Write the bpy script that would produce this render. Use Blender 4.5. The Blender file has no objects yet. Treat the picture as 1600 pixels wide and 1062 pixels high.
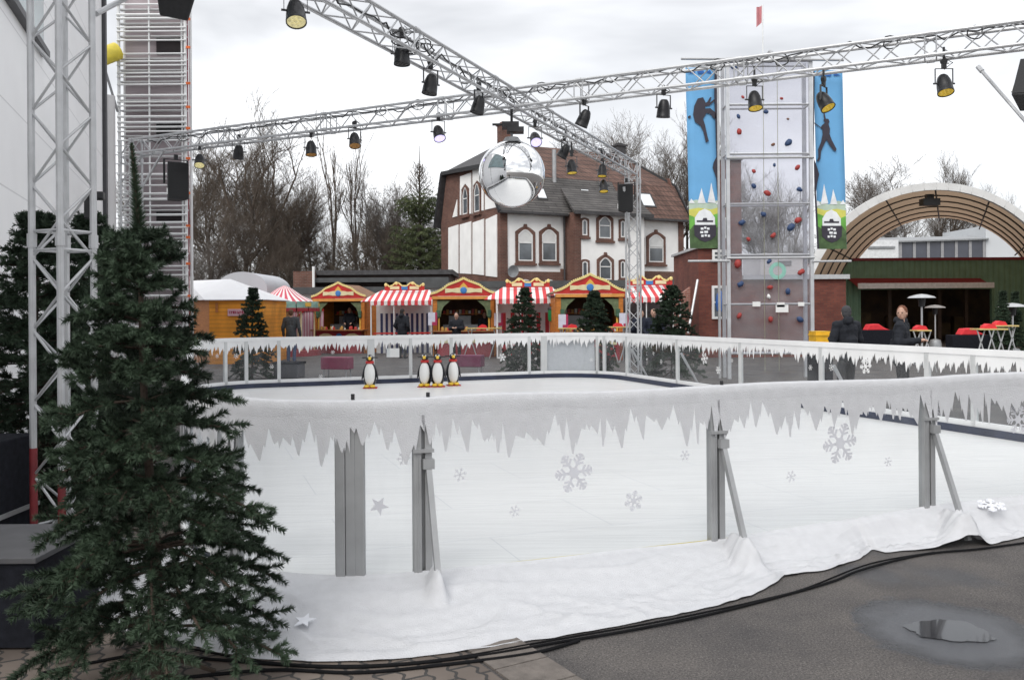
import bpy, math, random
import numpy as np
from mathutils import Vector, Matrix, noise
R = math.radians
sc = bpy.context.scene
col = sc.collection
# ------------------------------------------------------------------ camera
F, HX, HY, CZ, ROLL = 1349.0, 800.0, 487.0, 1.75, R(-0.4)
cam_d = bpy.data.cameras.new('camera'); cam = bpy.data.objects.new('camera', cam_d); col.objects.link(cam)
cam_d.lens = 36 * F / 1600; cam_d.sensor_width = 36; cam_d.shift_y = -(531 - HY) / 1600
cam_d.clip_start = .05; cam_d.clip_end = 900
cam.matrix_world = Matrix.Translation((0, 0, CZ)) @ Matrix.Rotation(R(90), 4, 'X') @ Matrix.Rotation(ROLL, 4, 'Z')
cam_d.dof.use_dof = True; cam_d.dof.focus_distance = 13; cam_d.dof.aperture_fstop = 7.0
sc.camera = cam
# ------------------------------------------------------------------ world, sun, exposure
w = bpy.data.worlds.new('World'); sc.world = w; w.use_nodes = True
nt = w.node_tree; nt.nodes.clear()
N = nt.nodes.new
out = N('ShaderNodeOutputWorld'); bg = N('ShaderNodeBackground'); sky = N('ShaderNodeTexSky')
sky.sky_type = 'NISHITA'; sky.sun_disc = False; sky.sun_elevation = R(42); sky.sun_rotation = R(200)
tc = N('ShaderNodeTexCoord'); mp = N('ShaderNodeMapping'); mp.inputs['Scale'].default_value = (1.6, 1.6, 5.0)
n1 = N('ShaderNodeTexNoise'); n1.inputs['Scale'].default_value = 1.1; n1.inputs['Detail'].default_value = 5; n1.inputs['Roughness'].default_value = .5; n1.inputs['Distortion'].default_value = .3
cr = N('ShaderNodeValToRGB'); cr.color_ramp.elements[0].position = .40; cr.color_ramp.elements[0].color = (3.45, 3.5, 3.62, 1)
cr.color_ramp.elements[1].position = .70; cr.color_ramp.elements[1].color = (7.4, 7.45, 7.55, 1)
mx = N('ShaderNodeMixRGB'); mx.inputs[0].default_value = .93
L = nt.links.new
L(tc.outputs['Generated'], mp.inputs['Vector']); L(mp.outputs['Vector'], n1.inputs['Vector']); L(n1.outputs['Fac'], cr.inputs['Fac'])
sz = N('ShaderNodeSeparateXYZ'); L(tc.outputs['Generated'], sz.inputs[0])      # overcast sky: brighter towards the zenith
zr_ = N('ShaderNodeMapRange'); zr_.inputs[1].default_value = .35; zr_.inputs[2].default_value = .9; zr_.inputs[3].default_value = 1; zr_.inputs[4].default_value = 1.45; L(sz.outputs[2], zr_.inputs[0])
vm = N('ShaderNodeVectorMath'); vm.operation = 'SCALE'; L(cr.outputs['Color'], vm.inputs[0]); L(zr_.outputs[0], vm.inputs['Scale'])
L(sky.outputs['Color'], mx.inputs[1]); L(vm.outputs[0], mx.inputs[2]); L(mx.outputs[0], bg.inputs['Color'])
bg.inputs['Strength'].default_value = .1; L(bg.outputs[0], out.inputs[0])
sun_d = bpy.data.lights.new('sun', 'SUN'); sun = bpy.data.objects.new('sun', sun_d); col.objects.link(sun)
sun_d.energy = 1.0; sun_d.angle = R(40); sun_d.color = (1, .97, .92)
sun.rotation_euler = (R(48), 0, R(-25))      # soft light from behind the camera's left
sc.view_settings.view_transform = 'Standard'; sc.view_settings.look = 'None'
sc.view_settings.exposure = 0.98; sc.view_settings.gamma = 1
# ------------------------------------------------------------------ measuring helpers
cr_, sr_ = math.cos(ROLL), math.sin(ROLL)
def W(px, py, d):
    "world point seen at photo pixel (px,py) at distance d along the view"
    cx, cy = (px - HX) / F, (HY - py) / F
    return Vector(((cx * cr_ - cy * sr_) * d, d, CZ + (cx * sr_ + cy * cr_) * d))
def G(px, py, z=0.0):
    p = W(px, py, 1.0); t = (z - CZ) / (p.z - CZ)
    return Vector((p.x * t, t, z))
def PR(p):
    x, z = p[0] / p[1], (p[2] - CZ) / p[1]
    return HX + F * (x * cr_ + z * sr_), HY - F * (-x * sr_ + z * cr_)
# ------------------------------------------------------------------ materials
MATS = {}
def rgb(h): return tuple(h) + (1,) if len(h) == 3 else tuple(h)
def mat(name, c, rough=.6, metal=0, var=.12, scale=6, bump=0, bscale=60, spec=.5, emis=None, es=0, c2=None, stretch=(1, 1, 1), coat=0):
    if name in MATS: return MATS[name]
    m = bpy.data.materials.new(name); m.use_nodes = True; t = m.node_tree; b = t.nodes['Principled BSDF']
    b.inputs['Roughness'].default_value = rough; b.inputs['Metallic'].default_value = metal
    b.inputs['Specular IOR Level'].default_value = spec; b.inputs['Coat Weight'].default_value = coat
    tcn = t.nodes.new('ShaderNodeTexCoord'); mpn = t.nodes.new('ShaderNodeMapping'); mpn.inputs['Scale'].default_value = stretch
    t.links.new(tcn.outputs['Object'], mpn.inputs['Vector'])
    n = t.nodes.new('ShaderNodeTexNoise'); n.inputs['Scale'].default_value = scale; n.inputs['Detail'].default_value = 6
    t.links.new(mpn.outputs['Vector'], n.inputs['Vector'])
    r = t.nodes.new('ShaderNodeValToRGB'); r.color_ramp.elements[0].position = .3; r.color_ramp.elements[1].position = .7
    lo = [max(0, x * (1 - var)) for x in c[:3]]; hi = [min(1, x * (1 + var)) for x in (c2 or c)[:3]]
    r.color_ramp.elements[0].color = lo + [1]; r.color_ramp.elements[1].color = hi + [1]
    t.links.new(n.outputs['Fac'], r.inputs['Fac']); t.links.new(r.outputs['Color'], b.inputs['Base Color'])
    if bump:
        n2 = t.nodes.new('ShaderNodeTexNoise'); n2.inputs['Scale'].default_value = bscale; n2.inputs['Detail'].default_value = 4
        t.links.new(mpn.outputs['Vector'], n2.inputs['Vector'])
        bp = t.nodes.new('ShaderNodeBump'); bp.inputs['Strength'].default_value = bump; bp.inputs['Distance'].default_value = .02
        t.links.new(n2.outputs['Fac'], bp.inputs['Height']); t.links.new(bp.outputs['Normal'], b.inputs['Normal'])
    if emis:
        b.inputs['Emission Color'].default_value = rgb(emis); b.inputs['Emission Strength'].default_value = es
    MATS[name] = m; m['tint'] = 0
    return m
def nodes_of(m): return m.node_tree, m.node_tree.nodes['Principled BSDF']
def stripe_mat(name, c1, c2, period, axis=0, duty=.5, rough=.7, off=0.0):
    m = mat(name, c1, rough); t, b = nodes_of(m)
    tcn = t.nodes.new('ShaderNodeTexCoord'); sx = t.nodes.new('ShaderNodeSeparateXYZ'); t.links.new(tcn.outputs['Object'], sx.inputs[0])
    a = t.nodes.new('ShaderNodeMath'); a.operation = 'MULTIPLY_ADD'; a.inputs[1].default_value = 1 / period; a.inputs[2].default_value = 50 + off
    t.links.new(sx.outputs[axis], a.inputs[0])
    f = t.nodes.new('ShaderNodeMath'); f.operation = 'FRACT'; t.links.new(a.outputs[0], f.inputs[0])
    g = t.nodes.new('ShaderNodeMath'); g.operation = 'GREATER_THAN'; g.inputs[1].default_value = duty; t.links.new(f.outputs[0], g.inputs[0])
    x = t.nodes.new('ShaderNodeMixRGB'); x.inputs[1].default_value = rgb(c1); x.inputs[2].default_value = rgb(c2)
    t.links.new(g.outputs[0], x.inputs[0]); t.links.new(x.outputs[0], b.inputs['Base Color'])
    return m
def brick_mat(name, c1, c2, mortar, bw=.24, bh=.075, rough=.85, wall='x', msize=.01, bump=.4):
    m = mat(name, c1, rough); t, b = nodes_of(m)
    tcn = t.nodes.new('ShaderNodeTexCoord'); sx = t.nodes.new('ShaderNodeSeparateXYZ'); t.links.new(tcn.outputs['Object'], sx.inputs[0])
    cb = t.nodes.new('ShaderNodeCombineXYZ')
    if wall == 'flat':
        t.links.new(sx.outputs[0], cb.inputs[0]); t.links.new(sx.outputs[1], cb.inputs[1])
    else:
        ad = t.nodes.new('ShaderNodeMath'); ad.operation = 'ADD'
        t.links.new(sx.outputs[0], ad.inputs[0]); t.links.new(sx.outputs[1], ad.inputs[1]); t.links.new(ad.outputs[0], cb.inputs[0]); t.links.new(sx.outputs[2], cb.inputs[1])
    br = t.nodes.new('ShaderNodeTexBrick'); br.inputs['Scale'].default_value = 1; br.inputs['Brick Width'].default_value = bw; br.inputs['Row Height'].default_value = bh
    br.inputs['Mortar Size'].default_value = msize; br.inputs['Color1'].default_value = rgb(c1); br.inputs['Color2'].default_value = rgb(c2); br.inputs['Mortar'].default_value = rgb(mortar)
    t.links.new(cb.outputs[0], br.inputs['Vector'])
    n = t.nodes.new('ShaderNodeTexNoise'); n.inputs['Scale'].default_value = 1.3; n.inputs['Detail'].default_value = 6; t.links.new(tcn.outputs['Object'], n.inputs['Vector'])
    r = t.nodes.new('ShaderNodeMapRange'); r.inputs[1].default_value = .3; r.inputs[2].default_value = .7; r.inputs[3].default_value = .72; r.inputs[4].default_value = 1.2
    t.links.new(n.outputs['Fac'], r.inputs[0])
    x = t.nodes.new('ShaderNodeVectorMath'); x.operation = 'SCALE'; t.links.new(br.outputs['Color'], x.inputs[0]); t.links.new(r.outputs[0], x.inputs['Scale'])
    t.links.new(x.outputs[0], b.inputs['Base Color'])
    bp = t.nodes.new('ShaderNodeBump'); bp.inputs['Strength'].default_value = bump; bp.inputs['Distance'].default_value = .01; bp.invert = True
    t.links.new(br.outputs['Fac'], bp.inputs['Height']); t.links.new(bp.outputs['Normal'], b.inputs['Normal'])
    return m
def glass_mat(name, tint=(1, 1, 1), haze=.04, refl=1.0):
    m = bpy.data.materials.new(name); m.use_nodes = True; t = m.node_tree; t.nodes.clear()
    o = t.nodes.new('ShaderNodeOutputMaterial'); tr = t.nodes.new('ShaderNodeBsdfTransparent'); tr.inputs[0].default_value = rgb(tint)
    gl = t.nodes.new('ShaderNodeBsdfGlossy'); gl.inputs['Roughness'].default_value = .03
    df = t.nodes.new('ShaderNodeBsdfDiffuse'); df.inputs[0].default_value = (.75, .76, .78, 1)
    lw = t.nodes.new('ShaderNodeLayerWeight'); lw.inputs[0].default_value = .5
    fr = t.nodes.new('ShaderNodeMath'); fr.operation = 'POWER'; fr.inputs[1].default_value = 4.0; t.links.new(lw.outputs['Facing'], fr.inputs[0])
    n = t.nodes.new('ShaderNodeTexNoise'); n.inputs['Scale'].default_value = 2.5; n.inputs['Detail'].default_value = 8
    mr = t.nodes.new('ShaderNodeMapRange'); mr.inputs[1].default_value = .3; mr.inputs[2].default_value = .75; mr.inputs[3].default_value = haze * .4; mr.inputs[4].default_value = haze * 1.8
    t.links.new(n.outputs['Fac'], mr.inputs[0])
    a = t.nodes.new('ShaderNodeMixShader'); bb = t.nodes.new('ShaderNodeMixShader')
    sc_ = t.nodes.new('ShaderNodeMath'); sc_.operation = 'MULTIPLY'; sc_.inputs[1].default_value = refl * .6; t.links.new(fr.outputs[0], sc_.inputs[0])
    t.links.new(mr.outputs[0], a.inputs[0]); t.links.new(tr.outputs[0], a.inputs[1]); t.links.new(df.outputs[0], a.inputs[2])
    t.links.new(sc_.outputs[0], bb.inputs[0]); t.links.new(a.outputs[0], bb.inputs[1]); t.links.new(gl.outputs[0], bb.inputs[2]); t.links.new(bb.outputs[0], o.inputs[0])
    MATS[name] = m; return m
# ------------------------------------------------------------------ mesh builder
class MB:
    def __init__(s): s.v = []; s.f = []; s.m = []; s.mi = 0
    def add(s, vs, fs):
        k = len(s.v); s.v += [tuple(v) for v in vs]; s.f += [tuple(i + k for i in f) for f in fs]; s.m += [s.mi] * len(fs); return s
    def box(s, c, d, rz=0, M=None):
        x, y, z = d[0] / 2, d[1] / 2, d[2] / 2
        vs = [Vector((i * x, j * y, k * z)) for k in (-1, 1) for j in (-1, 1) for i in (-1, 1)]
        if rz: m = Matrix.Rotation(rz, 3, 'Z'); vs = [m @ v for v in vs]
        if M: vs = [M @ v for v in vs]
        c = Vector(c); return s.add([v + c for v in vs], [(0, 2, 3, 1), (4, 5, 7, 6), (0, 1, 5, 4), (2, 6, 7, 3), (0, 4, 6, 2), (1, 3, 7, 5)])
    def bx(s, x0, x1, y0, y1, z0, z1): return s.box(((x0 + x1) / 2, (y0 + y1) / 2, (z0 + z1) / 2), (abs(x1 - x0), abs(y1 - y0), abs(z1 - z0)))
    def bar(s, p, q, w, h=None, up=(0, 0, 1)):
        p, q = Vector(p), Vector(q); h = h or w; d = (q - p); l = d.length
        if l < 1e-6: return s
        d /= l; u = Vector(up)
        if abs(d.dot(u)) > .98: u = Vector((0, 1, 0))
        a = d.cross(u).normalized(); b = a.cross(d)
        vs = [e + a * (i * w / 2) + b * (j * h / 2) for e in (p, q) for i, j in ((-1, -1), (1, -1), (1, 1), (-1, 1))]
        return s.add(vs, [(0, 1, 2, 3), (7, 6, 5, 4), (0, 4, 5, 1), (1, 5, 6, 2), (2, 6, 7, 3), (3, 7, 4, 0)])
    def tube(s, p, q, r, n=8, r2=None, cap=True):
        p, q = Vector(p), Vector(q); r2 = r if r2 is None else r2; d = q - p
        if d.length < 1e-6: return s
        d.normalize(); u = Vector((0, 0, 1)) if abs(d.z) < .95 else Vector((0, 1, 0))
        a = d.cross(u).normalized(); b = d.cross(a)
        vs = []
        for e, rr in ((p, r), (q, r2)):
            for i in range(n):
                t = 2 * math.pi * i / n; vs.append(e + (a * math.cos(t) + b * math.sin(t)) * rr)
        fs = [(i, (i + 1) % n, n + (i + 1) % n, n + i) for i in range(n)]
        if cap: fs += [tuple(range(n - 1, -1, -1)), tuple(range(n, 2 * n))]
        return s.add(vs, fs)
    def path(s, pts, r, n=6):
        for a, b in zip(pts[:-1], pts[1:]): s.tube(a, b, r, n)
        return s
    def lathe(s, prof, c=(0, 0, 0), n=20, M=None, seg=(0, 2 * math.pi)):
        vs = []; full = abs(seg[1] - seg[0] - 2 * math.pi) < 1e-4; nn = n if full else n + 1
        for r, z in prof:
            for i in range(nn):
                t = seg[0] + (seg[1] - seg[0]) * i / n; v = Vector((r * math.cos(t), r * math.sin(t), z))
                if M: v = M @ v
                vs.append(v + Vector(c))
        fs = []
        for k in range(len(prof) - 1):
            for i in range(n):
                j = (i + 1) % nn; fs.append((k * nn + i, k * nn + j, (k + 1) * nn + j, (k + 1) * nn + i))
        return s.add(vs, fs)
    def ell(s, c, r, n=14, M=None):
        p = [(max(1e-4, math.cos(t)), math.sin(t)) for t in [(-.5 + k / (n // 2)) * math.pi for k in range(n // 2 + 1)]]
        S = Matrix.Diagonal((r[0], r[1], r[2])); return s.lathe(p, c, n, (M @ S) if M else S)
    def prism(s, poly, o, ux, uy, t):
        o, ux, uy = Vector(o), Vector(ux).normalized(), Vector(uy).normalized(); nn = ux.cross(uy); n = len(poly)
        a = [o + ux * x + uy * y + nn * (t / 2) for x, y in poly]; b = [v - nn * t for v in a]
        return s.add(a + b, [tuple(range(n)), tuple(range(2 * n - 1, n - 1, -1))] + [(i, n + i, n + (i + 1) % n, (i + 1) % n) for i in range(n)])
    def slab(s, pts, t):
        pts = [Vector(p) for p in pts]; n = (pts[1] - pts[0]).cross(pts[2] - pts[0]).normalized(); k = len(pts)
        b = [p - n * t for p in pts]
        return s.add(pts + b, [tuple(range(k)), tuple(range(2 * k - 1, k - 1, -1))] + [(i, k + i, k + (i + 1) % k, (i + 1) % k) for i in range(k)])
    def pp(s, pix, d, t=.02):
        "flat piece facing the camera, drawn on the plane y = d (thickness t away from the viewer)"
        a = [W(x, y, d) for x, y in pix]; b = [v + Vector((0, t, 0)) for v in a]; n = len(a)
        return s.add(a + b, [tuple(range(n)), tuple(range(2 * n - 1, n - 1, -1))] + [(i, (i + 1) % n, n + (i + 1) % n, n + i) for i in range(n)])
    def build(s, name, m, parent=None, smooth=False, ws=False, label=None, loc=None, rz=0, bevel=0):
        me = bpy.data.meshes.new(name); vs = s.v
        if loc is not None or ws:
            if ws and parent is not None:
                rt = parent
                while rt.parent: rt = rt.parent
                M = Matrix.LocRotScale(rt.location, rt.rotation_euler, rt.scale).inverted()
            else: M = (Matrix.Translation(loc) @ Matrix.Rotation(rz, 4, 'Z')).inverted()
            vs = [tuple(M @ Vector(v)) for v in vs]
        me.from_pydata(vs, [], s.f); ms = m if isinstance(m, (list, tuple)) else [m]
        for x in ms: me.materials.append(x)
        if len(ms) > 1: me.polygons.foreach_set('material_index', s.m)
        if smooth: me.polygons.foreach_set('use_smooth', [True] * len(me.polygons))
        me.update(); o = bpy.data.objects.new(name, me); col.objects.link(o)
        if smooth and smooth != 'all': fixnorm(o)
        if parent is not None: o.parent = parent
        if loc is not None: o.location = loc; o.rotation_euler = (0, 0, rz)
        if label: o['label'] = label
        if bevel:
            b = o.modifiers.new('bevel', 'BEVEL'); b.width = bevel; b.segments = 2; b.limit_method = 'ANGLE'
        return o
def fixnorm(o):
    try: o.data.set_sharp_from_angle(angle=R(40))
    except Exception: pass
def thing(name, label, cat, loc=(0, 0, 0), rz=0, group=None):
    o = bpy.data.objects.new(name, None); o.empty_display_size = .2; col.objects.link(o); o.location = loc; o.rotation_euler = (0, 0, rz)
    o['label'] = label; o['category'] = cat
    if group: o['group'] = group
    return o
def tag(o, label, cat, group=None, kind=None):
    o['label'] = label; o['category'] = cat
    if group: o['group'] = group
    if kind: o['kind'] = kind
    return o
def struct(o): o['kind'] = 'structure'; return o
def copy_tree(o, parent=None, label=None, loc=None, rz=None, scale=None, cut=None):
    c = o.copy(); col.objects.link(c)
    if parent is not None: c.parent = parent
    if label: c['label'] = label
    if loc is not None: c.location = loc
    if rz is not None: c.rotation_euler = (0, 0, rz)
    if scale is not None: c.scale = scale
    for ch in list(o.children):
        if cut and ch.name.split('.')[0] in cut: continue
        copy_tree(ch, c)
    return c
def mesh_np(name, V, Fc, m, parent=None, smooth=False):
    "mesh from numpy vertices and equal-sized faces"
    me = bpy.data.meshes.new(name); k = Fc.shape[1]
    me.vertices.add(len(V)); me.vertices.foreach_set('co', np.asarray(V, np.float32).ravel())
    me.loops.add(Fc.size); me.loops.foreach_set('vertex_index', Fc.astype(np.int32).ravel())
    me.polygons.add(len(Fc)); me.polygons.foreach_set('loop_start', np.arange(0, Fc.size, k, dtype=np.int32)); me.polygons.foreach_set('loop_total', np.full(len(Fc), k, np.int32))
    me.update(calc_edges=True); me.validate(); me.materials.append(m)
    if smooth: me.polygons.foreach_set('use_smooth', [True] * len(me.polygons))
    o = bpy.data.objects.new(name, me); col.objects.link(o)
    if parent is not None: o.parent = parent
    return o
# ------------------------------------------------------------------ common materials
ALU = mat('aluminium', (.50, .505, .515), .38, .45, .1, 8, .05, 90)
ALU_DULL = mat('dull_aluminium', (.36, .365, .37), .5, .5, .14, 4, .05, 60)
WHITE_METAL = mat('white_metal', (.76, .77, .77), .4, 0, .05, 3)
BLACK = mat('black_plastic', (.018, .018, .02), .45, 0, .3, 8)
BLACK_CLOTH = mat('black_cloth', (.014, .015, .02), .95, 0, .3, 20, .3, 200, spec=.15)
FLEECE = mat('white_fleece', (.58, .585, .605), .95, 0, .04, 14, .5, 160, spec=.1)
FILM = mat('frost_film', (.64, .645, .66), .8, 0, .06, 12, .15, 120, spec=.2)
NAVY = mat('navy_board', (.02, .028, .06), .4, 0, .3, 3)
YELLOW = mat('yellow_plastic', (.62, .5, .07), .5, 0, .15, 3)
PLEXI = glass_mat('plexiglass', (.97, .98, .985), .035, .8)
WOOD_O = mat('orange_wood', (.52, .175, .025), .6, 0, .25, 3, .2, 40, stretch=(1, 1, 9))
DARKWOOD = mat('dark_wood', (.05, .03, .02), .7, 0, .3, 4, .2, 30)
RED = mat('red_paint', (.5, .025, .02), .5, 0, .15, 3)
REDW = mat('dull_red', (.3, .03, .04), .7, 0, .2, 3)
CREAM = mat('cream_paint', (.75, .66, .4), .6, 0, .1, 5)
GOLD = mat('gold_paint', (.75, .45, .08), .5, 0, .15, 5)
BLUE = mat('blue_paint', (.03, .12, .4), .5, 0, .1, 5)
GREENP = mat('green_paint', (.05, .12, .07), .6, 0, .2, 8)
WHITE = mat('white_paint', (.78, .78, .77), .6, 0, .05, 2)
GREY_M = mat('grey_metal', (.3, .31, .32), .5, .3, .15, 5)
# ================================================================== GROUND
def ground_mat():
    m = mat('asphalt', (.11, .105, .10), .75); t, b = nodes_of(m)
    tcn = t.nodes.new('ShaderNodeTexCoord')
    def nz(s, d=5, ro=.5):
        n = t.nodes.new('ShaderNodeTexNoise'); n.inputs['Scale'].default_value = s; n.inputs['Detail'].default_value = d; n.inputs['Roughness'].default_value = ro
        t.links.new(tcn.outputs['Object'], n.inputs['Vector']); return n
    def ramp(src, p0, c0, p1, c1):
        r = t.nodes.new('ShaderNodeValToRGB'); r.color_ramp.elements[0].position = p0; r.color_ramp.elements[0].color = rgb(c0)
        r.color_ramp.elements[1].position = p1; r.color_ramp.elements[1].color = rgb(c1); t.links.new(src.outputs['Fac'], r.inputs['Fac']); return r
    base = ramp(nz(85, 4, .75), .34, (.030, .028, .027), .66, (.165, .15, .143))
    big = ramp(nz(1.3, 7, .65), .35, (.60, .60, .62), .62, (1.05, 1.03, 1.0))
    mlt = t.nodes.new('ShaderNodeMixRGB'); mlt.blend_type = 'MULTIPLY'; mlt.inputs[0].default_value = 1
    t.links.new(base.outputs[0], mlt.inputs[1]); t.links.new(big.outputs[0], mlt.inputs[2])
    # pale stones
    vo = t.nodes.new('ShaderNodeTexVoronoi'); vo.inputs['Scale'].default_value = 75; t.links.new(tcn.outputs['Object'], vo.inputs['Vector'])
    lt = t.nodes.new('ShaderNodeMath'); lt.operation = 'LESS_THAN'; lt.inputs[1].default_value = .16; t.links.new(vo.outputs['Distance'], lt.inputs[0])
    sf = t.nodes.new('ShaderNodeMath'); sf.operation = 'MULTIPLY'; sf.inputs[1].default_value = .5; t.links.new(lt.outputs[0], sf.inputs[0])
    st = t.nodes.new('ShaderNodeMixRGB'); st.inputs[2].default_value = (.34, .32, .30, 1); t.links.new(sf.outputs[0], st.inputs[0]); t.links.new(mlt.outputs[0], st.inputs[1])
    # damp ring round the puddle: darker and glossier asphalt with an uneven rim
    pc = G(1478, 985)
    mp_ = t.nodes.new('ShaderNodeMapping'); mp_.inputs['Location'].default_value = (-pc.x / .76, -pc.y / .86, 0); mp_.inputs['Scale'].default_value = (1 / .76, 1 / .86, 0)
    t.links.new(tcn.outputs['Object'], mp_.inputs['Vector'])
    ln = t.nodes.new('ShaderNodeVectorMath'); ln.operation = 'LENGTH'; t.links.new(mp_.outputs[0], ln.inputs[0])
    ad = t.nodes.new('ShaderNodeMath'); ad.operation = 'MULTIPLY_ADD'; ad.inputs[1].default_value = .45; nn = nz(4.2, 6, .6); t.links.new(nn.outputs['Fac'], ad.inputs[0]); t.links.new(ln.outputs['Value'], ad.inputs[2])
    wet = t.nodes.new('ShaderNodeMapRange'); wet.inputs[1].default_value = .80; wet.inputs[2].default_value = .87; wet.inputs[3].default_value = 1; wet.inputs[4].default_value = 0
    t.links.new(ad.outputs[0], wet.inputs[0])
    # second damp streak
    n4 = nz(.55, 4, .55); w2 = t.nodes.new('ShaderNodeMapRange'); w2.inputs[1].default_value = .60; w2.inputs[2].default_value = .66; w2.inputs[3].default_value = 0; w2.inputs[4].default_value = .7; t.links.new(n4.outputs['Fac'], w2.inputs[0])
    mxx = t.nodes.new('ShaderNodeMath'); mxx.operation = 'MAXIMUM'; t.links.new(wet.outputs[0], mxx.inputs[0]); t.links.new(w2.outputs[0], mxx.inputs[1])
    dk = t.nodes.new('ShaderNodeMixRGB'); dk.blend_type = 'MULTIPLY'; dk.inputs[2].default_value = (.30, .33, .39, 1); t.links.new(mxx.outputs[0], dk.inputs[0]); t.links.new(st.outputs[0], dk.inputs[1])
    
    inn = t.nodes.new('ShaderNodeMapRange'); inn.inputs[1].default_value = .62; inn.inputs[2].default_value = .78; inn.inputs[3].default_value = .75; inn.inputs[4].default_value = 0; t.links.new(ad.outputs[0], inn.inputs[0])
    sky_sheen = t.nodes.new('ShaderNodeMixRGB'); sky_sheen.inputs[2].default_value = (.085, .088, .098, 1); t.links.new(inn.outputs[0], sky_sheen.inputs[0]); t.links.new(dk.outputs[0], sky_sheen.inputs[1])  # paler blue-grey inside the damp ring: sky reflection painted into the colour
    t.links.new(sky_sheen.outputs[0], b.inputs['Base Color'])
    rr = t.nodes.new('ShaderNodeMapRange'); rr.inputs[3].default_value = .82; rr.inputs[4].default_value = .27; t.links.new(mxx.outputs[0], rr.inputs[0]); t.links.new(rr.outputs[0], b.inputs['Roughness'])
    bp = t.nodes.new('ShaderNodeBump'); bp.inputs['Strength'].default_value = .55; bp.inputs['Distance'].default_value = .012
    t.links.new(nz(130, 3, .7).outputs['Fac'], bp.inputs['Height']); t.links.new(bp.outputs[0], b.inputs['Normal'])
    return m
g = MB(); g.add([(-400, -60, 0), (400, -60, 0), (400, 700, 0), (-400, 700, 0)], [(0, 1, 2, 3)])
struct(g.build('ground', ground_mat()))
# paved area at the lower left: interlocking pavers, then two rows of edging slabs
e0, e1 = G(822, 1003, 0), G(915, 1062, 0); ed = (e1 - e0).normalized(); en = Vector((-ed.y, ed.x, 0))
if en.x > 0: en = -en
PAVER = brick_mat('pavers', (.125, .10, .085), (.18, .148, .125), (.045, .042, .04), .215, .115, .85, 'flat', .009, .8)
t_, b_ = nodes_of(PAVER)
for nd in t_.nodes:
    if nd.type == 'TEX_BRICK':
        lk = nd.inputs['Vector'].links[0]; src = lk.from_socket
        mpn = t_.nodes.new('ShaderNodeMapping'); mpn.inputs['Rotation'].default_value = (0, 0, -math.atan2(ed.y, ed.x) + R(2))
        ns = t_.nodes.new('ShaderNodeTexWave'); ns.wave_type = 'BANDS'; ns.inputs['Scale'].default_value = 3.2; ns.inputs['Distortion'].default_value = 0
        t_.links.new(src, mpn.inputs['Vector']); t_.links.new(mpn.outputs[0], ns.inputs['Vector'])
        s1 = t_.nodes.new('ShaderNodeVectorMath'); s1.operation = 'MULTIPLY_ADD'; s1.inputs[1].default_value = (.0, .022, 0)
        t_.links.new(ns.outputs['Color'], s1.inputs[0]); t_.links.new(mpn.outputs[0], s1.inputs[2]); t_.links.new(s1.outputs[0], nd.inputs['Vector'])
A0, A1 = e0 + ed * 3, e0 - ed * 6
o1 = A0 + en * .34; o2 = A1 + en * .34
g = MB(); g.add([A1 + en * .34 + Vector((0, 0, .004)), A0 + en * .34 + Vector((0, 0, .004)), A0 + en * 9 + Vector((0, 0, .004)), A1 + en * 9 + Vector((0, 0, .004))], [(0, 1, 2, 3)])
struct(g.build('paving', PAVER))
SLAB = mat('edging_slab', (.15, .13, .115), .85, 0, .25, 14, .5, 90)
g = MB()
for row in (0,):
    k = -6
    for i in range(36):
        c = e0 + ed * (-6 + .26 * i + .13) + en * (.17); g.box((c.x, c.y, .003), (.25, .30, .016), math.atan2(ed.y, ed.x))
struct(g.build('edging_kerb', SLAB))
# puddle: a thin still sheet of water
WATER = bpy.data.materials.new('puddle_water'); WATER.use_nodes = True; b_ = WATER.node_tree.nodes['Principled BSDF']
b_.inputs['Base Color'].default_value = (.03, .03, .034, 1); b_.inputs['Roughness'].default_value = .06; b_.inputs['Specular IOR Level'].default_value = .42
def blob(cx, cy, rx, ry, seed, n=56):
    pts = []
    for i in range(n):
        t = 2 * math.pi * i / n; k = 1 + .36 * noise.noise((math.cos(t) * 1.6 + seed, math.sin(t) * 1.6, seed)) + .13 * noise.noise((math.cos(t) * 5 + seed, math.sin(t) * 5, 3))
        pts.append((cx + rx * k * math.cos(t), cy + ry * k * math.sin(t), .005))
    return pts
pc = G(1478, 985)
g = MB()
P_ = blob(pc.x + .02, pc.y, .22, .15, 4.2, 90); g.add(P_, [tuple(range(len(P_)))])
struct(g.build('puddle', WATER))
# ================================================================== RINK
U = Vector((math.cos(R(20)), math.sin(R(20)), 0)); V_ = Vector((-U.y, U.x, 0))
AL, AR, BF, BB, RC = -.1, 9.6, 5.2, 20.0, 1.5
def ab(a, b, z=0): return U * a + V_ * b + Vector((0, 0, z))
loop = []
def arc(ca, cb, t0, t1, n=14):
    for i in range(n + 1):
        t = R(t0 + (t1 - t0) * i / n); loop.append(ab(ca + RC * math.cos(t), cb + RC * math.sin(t)))
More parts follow.
